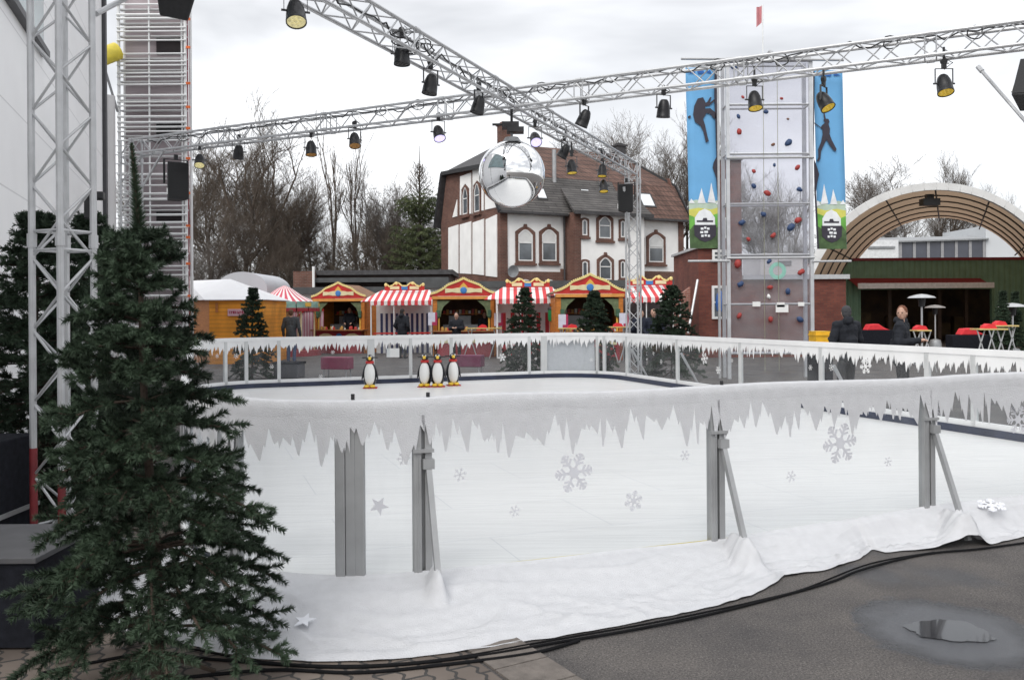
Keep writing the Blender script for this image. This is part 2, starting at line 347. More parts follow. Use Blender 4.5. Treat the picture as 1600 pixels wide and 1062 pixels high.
# counter-clockwise seen from above: front (left to right), right side, back (right to left), left side
arc(AL + RC, BF + RC, 180, 270); arc(AR - RC, BF + RC, 270, 360); arc(AR - RC, BB - RC, 0, 90); arc(AL + RC, BB - RC, 90, 180)
loop.append(loop[0].copy())
cum = [0]
for a, b in zip(loop[:-1], loop[1:]): cum.append(cum[-1] + (b - a).length)
TOT = cum[-1]
import bisect
def PS(s):
    s = s % TOT; i = min(len(loop) - 2, max(0, bisect.bisect_right(cum, s) - 1)); L_ = cum[i + 1] - cum[i]; t = (s - cum[i]) / L_ if L_ > 1e-9 else 0
    return loop[i].lerp(loop[i + 1], t)
def TS(s):
    d = PS(s + .02) - PS(s - .02); return d.normalized()
def NS(s):                                   # outward normal
    t = TS(s); return Vector((t.y, -t.x, 0))
def s_at(px, s0, s1, z=.6):
    best = None; k = 1200; pv = None
    for i in range(k + 1):
        s = s0 + (s1 - s0) * i / k; p = PS(s); x = PR((p.x, p.y, z))[0]
        if pv is not None and (pv[1] - px) * (x - px) <= 0: return s
        pv = (s, x)
    return None
S_F0 = cum[14]; S_F1 = cum[15]      # straight front
S_R0 = cum[29]; S_B0 = cum[44]; S_L0 = cum[59]
# ice
ICE = mat('ice', (.87, .875, .88), .35, 0, .02, 1.2, .06, 30, spec=.35)
t_, b_ = nodes_of(ICE)
tcn = t_.nodes.new('ShaderNodeTexCoord'); bn = t_.nodes.new('ShaderNodeTexBrick'); mpn = t_.nodes.new('ShaderNodeMapping'); mpn.inputs['Rotation'].default_value = (0, 0, R(-20))
t_.links.new(tcn.outputs['Object'], mpn.inputs[0]); t_.links.new(mpn.outputs[0], bn.inputs['Vector']); bn.inputs['Scale'].default_value = 1; bn.inputs['Brick Width'].default_value = 2.0; bn.inputs['Row Height'].default_value = 1.0
bn.inputs['Mortar Size'].default_value = .004; bn.inputs['Color1'].default_value = (.745, .74, .73, 1); bn.inputs['Color2'].default_value = (.76, .755, .745, 1); bn.inputs['Mortar'].default_value = (.57, .58, .60, 1)
wv = t_.nodes.new('ShaderNodeTexNoise'); wv.inputs['Scale'].default_value = 3; wv.inputs['Detail'].default_value = 8; mp2 = t_.nodes.new('ShaderNodeMapping'); mp2.inputs['Scale'].default_value = (.5, 9, 1); mp2.inputs['Rotation'].default_value = (0, 0, R(-28))
t_.links.new(tcn.outputs['Object'], mp2.inputs[0]); t_.links.new(mp2.outputs[0], wv.inputs['Vector'])
mr = t_.nodes.new('ShaderNodeMapRange'); mr.inputs[1].default_value = .25; mr.inputs[2].default_value = .6; mr.inputs[3].default_value = .86; mr.inputs[4].default_value = 1.0; t_.links.new(wv.outputs['Fac'], mr.inputs[0])
vs_ = t_.nodes.new('ShaderNodeVectorMath'); vs_.operation = 'SCALE'; t_.links.new(bn.outputs[0], vs_.inputs[0]); t_.links.new(mr.outputs[0], vs_.inputs['Scale']); t_.links.new(vs_.outputs[0], b_.inputs['Base Color'])
g = MB(); k = len(loop) - 1
top = [loop[i] + Vector((0, 0, .1)) for i in range(k)]; bot = [loop[i] + Vector((0, 0, -.02)) for i in range(k)]
g.add(top + bot, [tuple(range(k))] + [(i, k + i, k + (i + 1) % k, (i + 1) % k) for i in range(k)])
struct(g.build('ice', ICE))
ZT = 1.22
def strip(mb, s0, s1, z0, z1, o0, o1, step=.12):
    "a board that follows the rink edge between s0 and s1, from z0 to z1, from offset o0 to o1 outward"
    straight = (TS(s0) - TS(s1)).length < .01
    n = 1 if straight else max(2, int(abs(s1 - s0) / step)); base = len(mb.v)
    vs = []
    for i in range(n + 1):
        s = s0 + (s1 - s0) * i / n; p, q = PS(s), NS(s)
        for o, z in ((o0, z0), (o1, z0), (o1, z1), (o0, z1)): vs.append(p + q * o + Vector((0, 0, z)))
    fs = [(0, 1, 2, 3), (4 * n + 3, 4 * n + 2, 4 * n + 1, 4 * n)]
    for i in range(n):
        a = 4 * i
        for j in range(4): fs.append((a + j, a + 4 + j, a + 4 + (j + 1) % 4, a + (j + 1) % 4))
    mb.add(vs, fs)
def icicle(mb, s0, s1, off, ztop, zhi, zlo, rnd, unit=1.0):
    s = s0; prof = [(s0, zhi)]
    up = True
    while s < s1 - .02:
        ds = rnd.uniform(.012, .038) * unit
        # a drip: down in one to three ragged steps, then up into a narrow gap
        lo = zlo + rnd.uniform(-.055, .09); k = rnd.choice((1, 2, 2, 3)); z = prof[-1][1]
        for i in range(k):
            s += ds * rnd.uniform(.6, 1.2); zz = z + (lo - z) * (i + 1) / k; prof.append((s, zz))
            if i < k - 1: s += ds * .25; prof.append((s, zz + rnd.uniform(.02, .06)))
        s += .008 * unit; prof.append((s, lo - rnd.uniform(0, .02)))
        hi = zhi + rnd.uniform(-.07, .03) if rnd.random() < .72 else zlo + rnd.uniform(.08, .13); k = rnd.choice((1, 2, 2)); z = prof[-1][1]
        for i in range(k):
            s += ds * rnd.uniform(.35, .9); zz = z + (hi - z) * (i + 1) / k; prof.append((s, zz))
            if i < k - 1: s += ds * .2; prof.append((s, zz - rnd.uniform(.02, .05)))
    prof = [(min(a, s1), b) for a, b in prof] + [(s1, zhi)]
    vs = []
    for a, b in prof:
        p, q = PS(a), NS(a); vs.append(p + q * off + Vector((0, 0, ztop))); vs.append(p + q * off + Vector((0, 0, b)))
    mb.add(vs, [(2 * i, 2 * i + 1, 2 * i + 3, 2 * i + 2) for i in range(len(prof) - 1)])
def flake(mb, c, ux, uy, r, rnd, style=0):
    c = Vector(c); rot = rnd.uniform(0, 1); nn = uy.cross(ux).normalized() * -1; lay_ = [0]
    def seg(a, b, w):
        d = Vector((b[0] - a[0], b[1] - a[1])).normalized(); n = Vector((-d.y, d.x)) * w / 2
        q = [(a[0] + n.x, a[1] + n.y), (b[0] + n.x, b[1] + n.y), (b[0] - n.x, b[1] - n.y), (a[0] - n.x, a[1] - n.y)]
        lay_[0] += 1; mb.add([c + ux * x + uy * y + nn * (.00015 * lay_[0]) for x, y in q], [(0, 1, 2, 3)])
    if style == 2:
        pts = [(r * (1 if i % 2 == 0 else .42) * math.sin(i * math.pi / 5 + rot * .5), r * (1 if i % 2 == 0 else .42) * math.cos(i * math.pi / 5 + rot * .5)) for i in range(10)]
        mb.add([c + ux * x + uy * y for x, y in pts], [tuple(range(10))]); return
    for k in range(6):
        t = k * math.pi / 3 + rot * .3; d = (math.cos(t), math.sin(t))
        seg((0, 0), (d[0] * r, d[1] * r), r * .13)
        for f, l in (((.45, .34), (.68, .3), (.86, .16)) if style == 0 else ((.6, .3),)):
            for sg in (-1, 1):
                a2 = t + sg * R(55); seg((d[0] * r * f, d[1] * r * f), (d[0] * r * f + math.cos(a2) * r * l, d[1] * r * f + math.sin(a2) * r * l), r * .11)
    hx = [(r * .3 * math.cos(i * math.pi / 3), r * .3 * math.sin(i * math.pi / 3)) for i in range(6)]
    if style == 0: mb.add([c + nn * .006 + ux * x + uy * y for x, y in hx], [tuple(range(6))])
def on_fence(px, py, s0, s1, off=.03):
    s = s_at(px, s0, s1, 1.0); p = PS(s) + NS(s) * off; d = p.y
    q = W(px, py, d); return s, Vector((p.x, p.y, q.z))
# ---- the near barrier (front side and the two near corners)
rnd = random.Random(11)
near = thing('rink_barrier', 'clear front barrier of the ice rink with icicle trim and grey posts nearest the camera', 'barrier', tuple(PS(S_F0)))
posts_n = [s_at(x, S_F0 - 2.2, S_F1) for x in (545, 660, 1120, 1450)]
dS = posts_n[2] - posts_n[1]
S_NL = cum[0] + .02
near_s = [S_NL, S_NL + .95] + posts_n + [posts_n[3] + 2.1, posts_n[3] + 4.2, S_R0]
FLK = mat('flake_film', (.56, .565, .60), .8, 0, .05, 12)
for i, (a, b) in enumerate(zip(near_s[:-1], near_s[1:])):
    g = MB(); strip(g, a + .03, b - .03, .10, 1.15, -.006, .0); pane = g.build('pane', PLEXI, near, ws=True, smooth=True)
    g = MB(); icicle(g, a - .01, b + .01, .031, 1.15, 1.085, .875, rnd, 1.45); g.build('icicle_frost', FLEECE, pane, ws=True)
for i, s in enumerate(near_s):
    p, q, t = PS(s), NS(s), TS(s); ang = math.atan2(t.y, t.x); g = MB()
    if i == 2:
        for k_, dx in ((0, -.055), (1, .006), (2, .062)): g.box(p + t * dx + q * (.012 - .004 * k_) + Vector((0, 0, .575)), (.058, .03, 1.13), ang)
        g.box(p + q * -.006 + Vector((0, 0, .575)), (.185, .024, 1.12), ang)
    else:
        # two rolled channels with a dark slot between them
        g.box(p + t * -.035 + q * .002 + Vector((0, 0, .56)), (.05, .045, 1.1), ang); g.box(p + t * .035 + q * -.004 + Vector((0, 0, .56)), (.045, .04, 1.1), ang)
        g.box(p + q * -.03 + Vector((0, 0, .56)), (.12, .02, 1.1), ang); g.box(p + t * -.035 + q * .024 + Vector((0, 0, .45)), (.012, .008, .86), ang)
    po = g.build('post', ALU_DULL, near, ws=True, bevel=.004)
    if i in (3, 4, 5, 6, 7):
        g = MB(); b0 = p + t * .03 + q * .035 + Vector((0, 0, .80)); b1 = p + t * .04 + q * .33 + Vector((0, 0, .03))
        g.bar(b0, b1, .035, .035); g.box(b0 + Vector((0, 0, .02)), (.07, .05, .06), ang); g.box(p + q * .02 + Vector((0, 0, .90)), (.13, .05, .02), ang)
        g.build('brace', ALU_DULL, near, ws=True)
g = MB(); strip(g, near_s[0], S_F0, 1.15, ZT - .01, -.035, .025); strip(g, S_F0, S_F1, 1.15, ZT - .01, -.035, .025); strip(g, S_F1, S_R0, 1.15, ZT - .01, -.035, .025)
g.build('top_rail', ALU_DULL, near, ws=True)
# fleece laid over the rail, sagging a little between posts
g = MB(); n = 260; vs = []; prof = [(-.05, -.05), (-.05, 0.0), (-.03, .004), (.018, .004), (.030, -.008), (.033, -.05), (.0315, -.10)]
for i in range(n + 1):
    s = near_s[0] + (near_s[-1] - near_s[0]) * i / n; p, q = PS(s), NS(s)
    w_ = .008 * noise.noise((s * 1.3, 0, 0)) + .003 * noise.noise((s * 6, 3, 0)) + .007 * math.sin(s * 2.9)
    for j, (o, z) in enumerate(prof):
        vs.append(p + q * (o + (.003 * noise.noise((s * 5, j * .7, 1)) + .0015 if 1 < j < 6 else 0)) + Vector((0, 0, ZT + z + w_ + (.02 * noise.noise((s * 3, 5, 0)) if j in (0, 6) else 0))))
m_ = len(prof); g.add(vs, [(i * m_ + j, (i + 1) * m_ + j, (i + 1) * m_ + j + 1, i * m_ + j + 1) for i in range(n) for j in range(m_ - 1)])
g.build('rail_fleece', FLEECE, near, ws=True, smooth='all')
g = MB(); strip(g, S_F0 - 1.5, S_F1, .104, .135, -.05, -.012); strip(g, near_s[0], S_F0, .104, .135, -.05, -.012)
g.build('kick_strip', YELLOW, near, ws=True)
for (px, py, r_, stl) in ((895, 738, .135, 0), (987, 782, .07, 0), (717, 741, .045, 1), (628, 716, .042, 1), (802, 798, .04, 1), (1069, 711, .04, 1), (591, 790, .062, 2), (1310, 692, .155, 0), (1386, 721, .04, 1), (1234, 744, .045, 1), (1588, 655, .12, 0), (1462, 640, .06, 1)):
    s, c = on_fence(px, py, S_F0 - 2.2, S_F1, .004); g = MB(); flake(g, c, TS(s), Vector((0, 0, 1)), r_, rnd, stl); g.build('snowflake' if stl < 2 else 'star', FLK, near, ws=True)
for px in (550, 667, 1127):
    s = s_at(px, S_F0 - 2.2, S_F1, 1.2); p = PS(s); g = MB(); g.tube(p + Vector((0, 0, ZT)), p + Vector((0, 0, ZT + .035)), .012, 8); g.build('bolt', BLACK, near, ws=True)
# ---- the far barrier (right side, back, left side)
FARWHITE = mat('barrier_white', (.80, .80, .80), .5, 0, .05, 3)
FRAMEG = mat('barrier_frame', (.58, .59, .59), .45, .2, .08, 3)
far = thing('rink_barrier', 'far white-framed clear barrier of the ice rink with icicle trim in front of the stalls', 'barrier', tuple(PS(S_B0)))
pf = [s_at(x, S_R0, S_B0 + 1.2) for x in (1450, 1284, 1158, 1059, 980, 945, 934, 850)]
pb = [s_at(x, S_B0 - .5, S_L0 + 2.3) for x in (827, 705, 642, 580, 436, 385, 352)]
far_s = [S_R0 + .05, S_R0 + 1.9] + [s for s in pf + pb if s] + [S_L0 + 2.6 + 2 * k for k in range(6)]
far_s = sorted(far_s)
wide = [s_at(850, S_R0, S_B0 + 1.2), s_at(580, S_B0, S_L0)]
for a, b in zip(far_s[:-1], far_s[1:]):
    if b - a < .15: continue
    g = MB(); strip(g, a + .02, b - .02, .26, 1.14, -.004, .002); pane = g.build('pane', PLEXI, far, ws=True, smooth=True)
    g = MB(); icicle(g, a, b, -.02, 1.15, 1.08, .90, rnd, 1.15); g.build('icicle_frost', FARWHITE, pane, ws=True)
for s in far_s:
    p, t, q = PS(s), TS(s), NS(s); wd = .16 if any(w_ and abs(w_ - s) < .01 for w_ in wide) else .075
    g = MB(); g.box(p + Vector((0, 0, .65)), (wd, .06, 1.08), math.atan2(t.y, t.x)); g.build('post', FRAMEG, far, ws=True, bevel=.004)
def seglist():
    out_ = []; brk = [far_s[0], S_B0 - (cum[44] - cum[43]) * 0, far_s[-1]]
    marks = sorted(set([far_s[0], cum[29], cum[30], cum[44], cum[45], cum[59], far_s[-1]])); marks = [m for m in marks if far_s[0] <= m <= far_s[-1]]
    return list(zip(marks[:-1], marks[1:]))
for nm, z0, z1, o0, o1, mt in (('top_rail', 1.14, ZT, -.035, .035, FARWHITE), ('bottom_rail', .20, .27, -.03, .03, FARWHITE), ('kick_board', .102, .20, -.055, -.01, NAVY)):
    g = MB()
    for a, b in seglist(): strip(g, a, b - .0005, z0, z1, o0, o1)
    g.build(nm, mt, far, ws=True)
for s in [s_at(x, S_R0, S_B0 + 1) for x in (1062, 985, 1300)]:
    if s:
        p, q = PS(s), NS(s); g = MB(); g.bar(p + q * .04 + Vector((0, 0, .85)), p + q * .55 + Vector((0, 0, .02)), .04); g.build('brace', ALU, far, ws=True)
for (px, py, r_, stl) in ((502, 588, .05, 1), (425, 573, .05, 1), (340, 556, .05, 1), (370, 556, .06, 1), (520, 550, .05, 1), (605, 535, .05, 1), (785, 558, .1, 0), (800, 541, .04, 1), (838, 560, .04, 1), (925, 562, .05, 1), (1022, 552, .05, 1), (1034, 565, .06, 1), (1102, 560, .12, 0), (1124, 578, .08, 0), (1268, 574, .05, 1), (1300, 574, .06, 1), (1355, 572, .12, 0), (1145, 563, .04, 1)):
    s = s_at(px, S_R0, S_L0 + 2.2, .7)
    if s is None: continue
    p = PS(s) + NS(s) * -.01; c = Vector((p.x, p.y, W(px, py, p.y).z)); g = MB(); flake(g, c, -TS(s), Vector((0, 0, 1)), r_, rnd, stl); g.build('snowflake', FARWHITE, far, ws=True)
# white sheet hung behind the corner panel
s0_, s1_ = s_at(928, S_R0, S_B0 + 1.2), s_at(856, S_R0, S_B0 + 1.2)
if s0_ and s1_:
    g = MB(); n = 20; vs = []
    for i in range(n + 1):
        s = s0_ + (s1_ - s0_) * i / n; p, q = PS(s), NS(s)
        for z in (.2, .6, 1.18): vs.append(p + q * (.06 + .015 * math.sin(i * 1.3 + z * 3)) + Vector((0, 0, z)))
    g.add(vs, [(3 * i + j, 3 * i + 3 + j, 3 * i + 4 + j, 3 * i + 1 + j) for i in range(n) for j in (0, 1)])
    g.build('corner_sheet', FLEECE, far, ws=True, smooth='all')
d_ = PS(s_at(615, S_B0, S_L0)).y - .03
g = MB(); g.pp([(604, 544), (624, 544), (624, 558), (604, 558)], d_, .004); tag(g.build('paper_notice', WHITE, loc=tuple(W(614, 558, d_))), 'white paper notice taped to the back barrier between two penguins', 'notice')
# ---- fleece skirt spread on the ground along the near barrier
braces = [near_s[i] + .04 for i in (3, 4, 5, 6, 7)]
s_a, s_b = near_s[0] + .1, S_R0 - .2; ns, ntt = 620, 34; Vv = np.zeros(((ns + 1) * (ntt + 1), 3))
def smooth01(x): x = max(0, min(1, x)); return x * x * (3 - 2 * x)
ext_px = [(290, 1006), (400, 1028), (500, 1033), (620, 1030), (700, 1020), (800, 1004), (870, 994), (950, 980), (1040, 962), (1100, 950), (1175, 930), (1215, 908), (1225, 899), (1290, 890), (1345, 872), (1364, 857), (1380, 862), (1480, 856), (1540, 852), (1600, 838)]
ext_tab = []
for x, y in ext_px:
    p = G(x, y, .01); best = min(((p - PS(s_a + (s_b - s_a) * k / 600)).length, s_a + (s_b - s_a) * k / 600) for k in range(601)); ext_tab.append((best[1], best[0]))
ext_tab.sort()
def ext(s):
    if s <= ext_tab[0][0]: return ext_tab[0][1]
    for (a, x), (b, y) in zip(ext_tab[:-1], ext_tab[1:]):
        if s <= b: t = (s - a) / max(1e-6, b - a); return x + (y - x) * t
    return ext_tab[-1][1] + .04 * math.sin(s * 5)
for i in range(ns + 1):
    s = s_a + (s_b - s_a) * i / ns; p, q = PS(s), NS(s); e = ext(s) + .012 * noise.noise((s * 9, 0, 0))
    for j in range(ntt + 1):
        t = j / ntt; o = .012 + t * (e - .012)
        base = .135 + .075 * smooth01((s - posts_n[2]) / 2.2) + .015 * noise.noise((s * 1.1, 9, 0))
        z = base * (1 - smooth01(t * 1.22)) * (1 - .2 * t)
        tent = 0
        for bs in braces:
            ds = (s - bs); wdt = (.03 + .07 * t) if ds > 0 else (.05 + .16 * t)
            # cloth pulled over the brace foot: high near the barrier, dropping beyond the foot
            tent = max(tent, math.exp(-(ds / wdt) ** 2 * (2.2 if ds > 0 else 1.0)) * (.23 if t * e < .30 else .23 * math.exp(-((t * e - .30) / .12) ** 2)) * smooth01((t * e) / .16 + .25))
        z = max(z, tent * .93)
        env = smooth01(t * 3) * (1 - smooth01((t - .93) / .07) * .8)
        def ridge(x, y, k): return 1 - abs(noise.noise((x, y, k))) * 2.2
        wx, wt = s + .25 * noise.noise((s * 1.5, t * 2, 4)), t + .16 * noise.noise((s * 1.3, t * 2, 9))
        f = max(0, ridge(wx * .9, wt * 3.6, 2.0)) ** 4 * .012 + max(0, ridge(wx * .55 + wt * 1.6, wt * 2.2 - wx * .3, 7.0)) ** 7 * .018 + max(0, ridge(wx * 1.5, wt * 8, 12.0)) ** 5 * .022 * smooth01(t * 2.2 - .9)
        f += max(0, ridge(wx * 2.6 - wt * 2, wt * 1.4, 21.0)) ** 8 * .018 * smooth01(t * 2.5 - .8) + (.5 + .5 * noise.noise((s * 9, t * 7, 3))) * .004
        z += f * env + .008 + (.012 if j == 0 else 0)
        fold_o = .05 * noise.noise((s * 2.3, t * 3, 11)) * env
        P = p + q * (o + fold_o * (1 - t)); Vv[i * (ntt + 1) + j] = (P.x, P.y, z)
idx = np.arange(ns * ntt); I = idx // ntt; J = idx % ntt; a_ = I * (ntt + 1) + J
Fq = np.stack([a_, a_ + 1, a_ + ntt + 2, a_ + ntt + 1], 1)
base_ = np.array(PS(S_F0)); CL = mesh_np('fleece_skirt', Vv - base_, Fq, FLEECE, None, True); CL.location = PS(S_F0)
tag(CL, 'crumpled white fleece cloth spread on the asphalt along the foot of the front barrier', 'cloth')
# paper stars and flakes lying on the fleece
def skirt_z(p):
    d = np.hypot(Vv[:, 0] - p[0], Vv[:, 1] - p[1]); return float(Vv[d.argmin(), 2])
DECAL = mat('white_foam', (.72, .73, .77), .8, 0, .04, 9)
for (px, py, r_, stl, lab, nm, ct) in ((476, 978, .065, 2, 'white foam star lying on the fleece left of the second grey post', 'foam_star', 'star'), (418, 986, .09, 0, 'white foam snowflake lying on the fleece beside the big fir tree', 'foam_snowflake', 'snowflake'), (1549, 800, .11, 0, 'white foam snowflake lying on the fleece at the right end of the barrier', 'foam_snowflake', 'snowflake')):
    c = next((q_ for q_ in (G(px, py, z_ / 200) for z_ in range(70, -1, -1)) if q_.z <= skirt_z(q_) + .004), G(px, py, .03)); c.z = max(skirt_z(c + Vector(d)) for d in ((0, 0, 0), (.05, 0, 0), (-.05, 0, 0), (0, .05, 0), (0, -.05, 0))) + .012
    g = MB(); flake(g, (0, 0, 0), Vector((1, 0, .05)), Vector((0, 1, .25)), r_, rnd, stl); o = g.build(nm, DECAL); o.location = c
    md = o.modifiers.new('thick', 'SOLIDIFY'); md.thickness = .006; tag(o, lab, ct)
# black cables along the cloth
def cable(pix, r, lab, z=.012, mt=None):
    pts = [G(x, y, z) for x, y in pix]; sm = []
    for i in range(len(pts) - 1):
        p0, p1, p2, p3 = pts[max(0, i - 1)], pts[i], pts[i + 1], pts[min(len(pts) - 1, i + 2)]
        for k in range(8):
            t = k / 8; sm.append(.5 * ((2 * p1) + (p2 - p0) * t + (2 * p0 - 5 * p1 + 4 * p2 - p3) * t * t + (3 * p1 - p0 - 3 * p2 + p3) * t ** 3))
    sm.append(pts[-1]); g = MB(); g.path(sm, r, 7); o = g.build('cable', mt or mat('cable_rubber', (.007, .007, .008), .9, 0, .2, 8, spec=.15), loc=tuple(sm[0]), smooth=True); return tag(o, lab, 'cable', 'black cables on the ground')
cable([(60, 1052), (230, 1020), (330, 1029), (500, 1041), (620, 1038), (760, 1022), (870, 1003), (980, 985), (1100, 961), (1200, 936), (1300, 908), (1345, 890), (1440, 866), (1530, 857), (1620, 845)], .008, 'thick black cable running along the edge of the white fleece')
cable([(300, 1013), (420, 1034), (560, 1039), (700, 1028), (860, 1000), (1010, 974), (1120, 952), (1196, 935), (1260, 918), (1360, 880), (1460, 862)], .0055, 'thinner black cable tucked under the hem of the white fleece')
cable([(250, 1062), (420, 1046), (560, 1050), (700, 1037), (830, 1020), (905, 1000)], .009, 'thin black cable crossing the pavers in front of the fir tree')
# ================================================================== TRUSS RIG
TC = Vector((0, 14.3, 5.25))
TA, TB, TCC, TD = Vector((-3.35, 6.45, 5.25)), Vector((3.03, 21.5, 5.25)), Vector((-8.0, 18.2, 5.25)), Vector((8.2, 10.3, 5.25))
H_ = .145
def truss(name, p, q, label, cat='truss', up=(0, 0, 1), group=None, pitch=.30, rc=.024, rl=.010, sub=None, n=8):
    p, q = Vector(p), Vector(q); d = q - p; Ln = d.length; d.normalize(); u = Vector(up); a = d.cross(u).normalized(); b = a.cross(d).normalized()
    root = thing(name, label, cat, tuple(p), 0, group)
    cs = [(-1, -1), (1, -1), (1, 1), (-1, 1)]
    for i, j in cs:
        g = MB(); o = a * (i * H_) + b * (j * H_); g.tube(o, o + d * Ln, rc, n); g.build('chord', ALU, root, smooth=True)
    g = MB(); k = max(1, round(Ln / pitch)); st = Ln / k
    for f in range(4):
        c0, c1 = cs[f], cs[(f + 1) % 4]; o0 = a * (c0[0] * H_) + b * (c0[1] * H_); o1 = a * (c1[0] * H_) + b * (c1[1] * H_)
        for i in range(k):
            s0 = d * (i * st); s1 = d * ((i + 1) * st)
            if (i + f) % 2: g.tube(o0 + s0, o1 + s1, rl, 6, cap=False)
            else: g.tube(o1 + s0, o0 + s1, rl, 6, cap=False)
    g.build('lacing', ALU, root, smooth=True)
    joints = sub if sub is not None else [min(Ln - .05, 2.5 * i) for i in range(0, int(Ln / 2.5) + 1)]
    for s in joints:
        g = MB()
        for f in range(4):
            c0, c1 = cs[f], cs[(f + 1) % 4]
            for e in (-.07, .07):
                if 0 < s + e < Ln: g.tube(a * (c0[0] * H_) + b * (c0[1] * H_) + d * (s + e), a * (c1[0] * H_) + b * (c1[1] * H_) + d * (s + e), rl, 6)
            g.tube(a * (c0[0] * H_) + b * (c0[1] * H_) + d * (s - .05), a * (c0[0] * H_) + b * (c0[1] * H_) + d * (s + .05), rc * 1.35, 8)
        g.build('joint_ring', ALU, root, smooth=True)
    return root
d1 = (TB - TA).normalized(); d2 = (TD - TCC).normalized()
t1 = truss('truss_beam', TA + d1 * .16, TB - d1 * .16, 'long silver lattice beam running away from the left foreground tower and over the mirror ball')
t2 = truss('truss_beam', TCC + d2 * .16, TD - d2 * .16, 'silver lattice beam spanning left to right across the sky in front of the climbing tower')
for nm, P_, Q_, lab in ((0, TA, d1, 'near silver lattice tower behind the big fir tree at the left'), (1, TB, d1, 'silver lattice tower in front of the house behind the rink corner'), (2, TCC, d2, 'silver lattice tower at the left end of the crossbeam beside the scaffold')):
    up_ = Q_
    tw = truss('truss_tower', (P_.x, P_.y, .03), (P_.x, P_.y, P_.z + .15), lab, 'truss tower', up=tuple(up_), group='lattice towers of the lighting rig', sub=[.1, 2.27, 4.95], pitch=.27 if nm == 0 else .3, rc=.026 if nm == 0 else .024)
    g = MB(); g.box((0, 0, -.015), (.7, .7, .012), math.atan2(Q_.y, Q_.x)); g.build('base_plate', GREY_M, tw)
    if nm == 0:
        g = MB(); a_ = Vector((Q_.x, Q_.y, 0)).normalized(); c_ = Vector((a_.y, -a_.x, 0))
        for i, j in ((-1, -1), (1, -1)):
            o_ = c_ * (i * H_) + a_ * (j * H_); g.tube(o_ + Vector((0, 0, .02)), o_ + Vector((0, 0, .74 if i < 0 else .5)), .0275, 10)
        g.build('red_sleeve', mat('red_tape', (.2, .025, .03), .6, 0, .25, 8), tw, smooth=True)
# corner braces
def brace(p, q, lab):
    p, q = Vector(p), Vector(q); g = MB(); g.tube(p, q, .024, 8); g.tube(p, p + (q - p).normalized() * .1, .034, 8); g.tube(q, q + (p - q).normalized() * .1, .034, 8)
    tag(g.build('rig_brace', ALU, loc=tuple(p), smooth=True), lab, 'brace', 'diagonal tubes of the lighting rig')
cbr = TCC + d2 * 1.0; brace(cbr + Vector((0, -.1, -.15)), (TCC.x + .1, TCC.y - .2, 4.05), 'diagonal tube beside the speaker at the left end of the crossbeam')
pD = W(1528, 112, 11.9); brace((pD.x, pD.y, 5.08), W(1618, 208, 11.2), 'diagonal tube below the right end of the crossbeam against the sky')
brace(W(975, 292, 20.9), W(985, 385, 21.4), 'slim slanting tube beside the far lattice tower in front of the house')
# cables along the beams
def rig_cable(p, q, n, seed, lab, off):
    rn = random.Random(seed); g = MB(); pts = []
    for i in range(n + 1):
        t = i / n; b = p.lerp(q, t); pts.append(b + Vector((rn.uniform(-.03, .03), rn.uniform(-.03, .03), off + rn.uniform(-.05, .03) * (1 + math.sin(i * .7)))))
    g.path(pts, .011, 5)
    for k in range(5):
        i = rn.randrange(1, n); c = pts[i]; lp = [c + Vector((.1 * math.cos(t) * rn.uniform(.8, 1.3), .05, .09 * math.sin(t))) for t in [x * math.pi / 6 for x in range(13)]]; g.path(lp, .009, 5)
    o = g.build('rig_cable', BLACK, loc=tuple(p), smooth=True); tag(o, lab, 'cable')
rig_cable(TCC + d2 * .5, TC - d2 * .3, 60, 1, 'black cable bundle tied along the left half of the crossbeam', .12)
rig_cable(TC + d2 * .3, TD - d2 * 1, 60, 2, 'black cable looping along the right half of the crossbeam', .15)
rig_cable(TA + d1 * 2, TC, 50, 3, 'black cable looping along the near half of the long beam', .05)
rig_cable(TC, TB - d1 * .4, 50, 4, 'black cable tied along the far half of the long beam', .02)
# ================================================================== STAGE LIGHTS
YLENS = mat('amber_lens', (.62, .42, .05), .25, 0, .4, 25, emis=(1, .72, .1), es=.10)
PLENS = mat('pale_lens', (.7, .62, .3), .25, 0, .45, 30, emis=(1, .9, .5), es=.15)
VLENS = mat('violet_lens', (.6, .55, .9), .25, 0, .2, 25, emis=(.62, .55, 1), es=.5)
OLENS = mat('orange_lens', (.45, .22, .05), .3, 0, .3, 20)
BODY = mat('lamp_housing', (.016, .016, .018), .38, .2, .3, 12)
def lamp_proto(lens):
    r = thing('stage_light', 'x', 'stage light')
    g = MB(); g.lathe([(.001, .0), (.05, .0), (.075, -.03), (.085, -.06), (.098, -.10), (.11, -.19), (.115, -.27), (.118, -.275), (.118, -.30), (.108, -.30), (.105, -.285)], (0, 0, .14), 20)
    h = g.build('housing', BODY, r, smooth=True); 
    g = MB(); g.lathe([(.105, -.289), (.09, -.286), (.001, -.284)], (0, 0, .14), 20)
    for k in range(7):
        t = k * math.pi / 3; c = (0, 0) if k == 6 else (.06 * math.cos(t), .06 * math.sin(t)); g.ell((c[0], c[1], .14 - .287), (.026, .026, .012), 8)
    g.build('lens', lens, h, smooth=True)
    g = MB()
    for s in (-1, 1): g.bar((s * .13, 0, 0), (s * .13, 0, .22), .006, .03); g.tube((s * .10, 0, 0), (s * .16, 0, 0), .014, 8)
    g.bar((-.133, 0, .22), (.133, 0, .22), .03, .006); y = g.build('yoke', mat('yoke_metal', (.09, .09, .095), .4, .4), r)
    g = MB(); g.bx(-.03, .03, -.025, .025, .225, .30); g.tube((0, -.03, .33), (0, .03, .33), .045, 12); g.tube((.03, 0, .3), (.075, 0, .3), .008, 6); g.build('clamp', BLACK, r, smooth=True)
    return r
PRO = {}
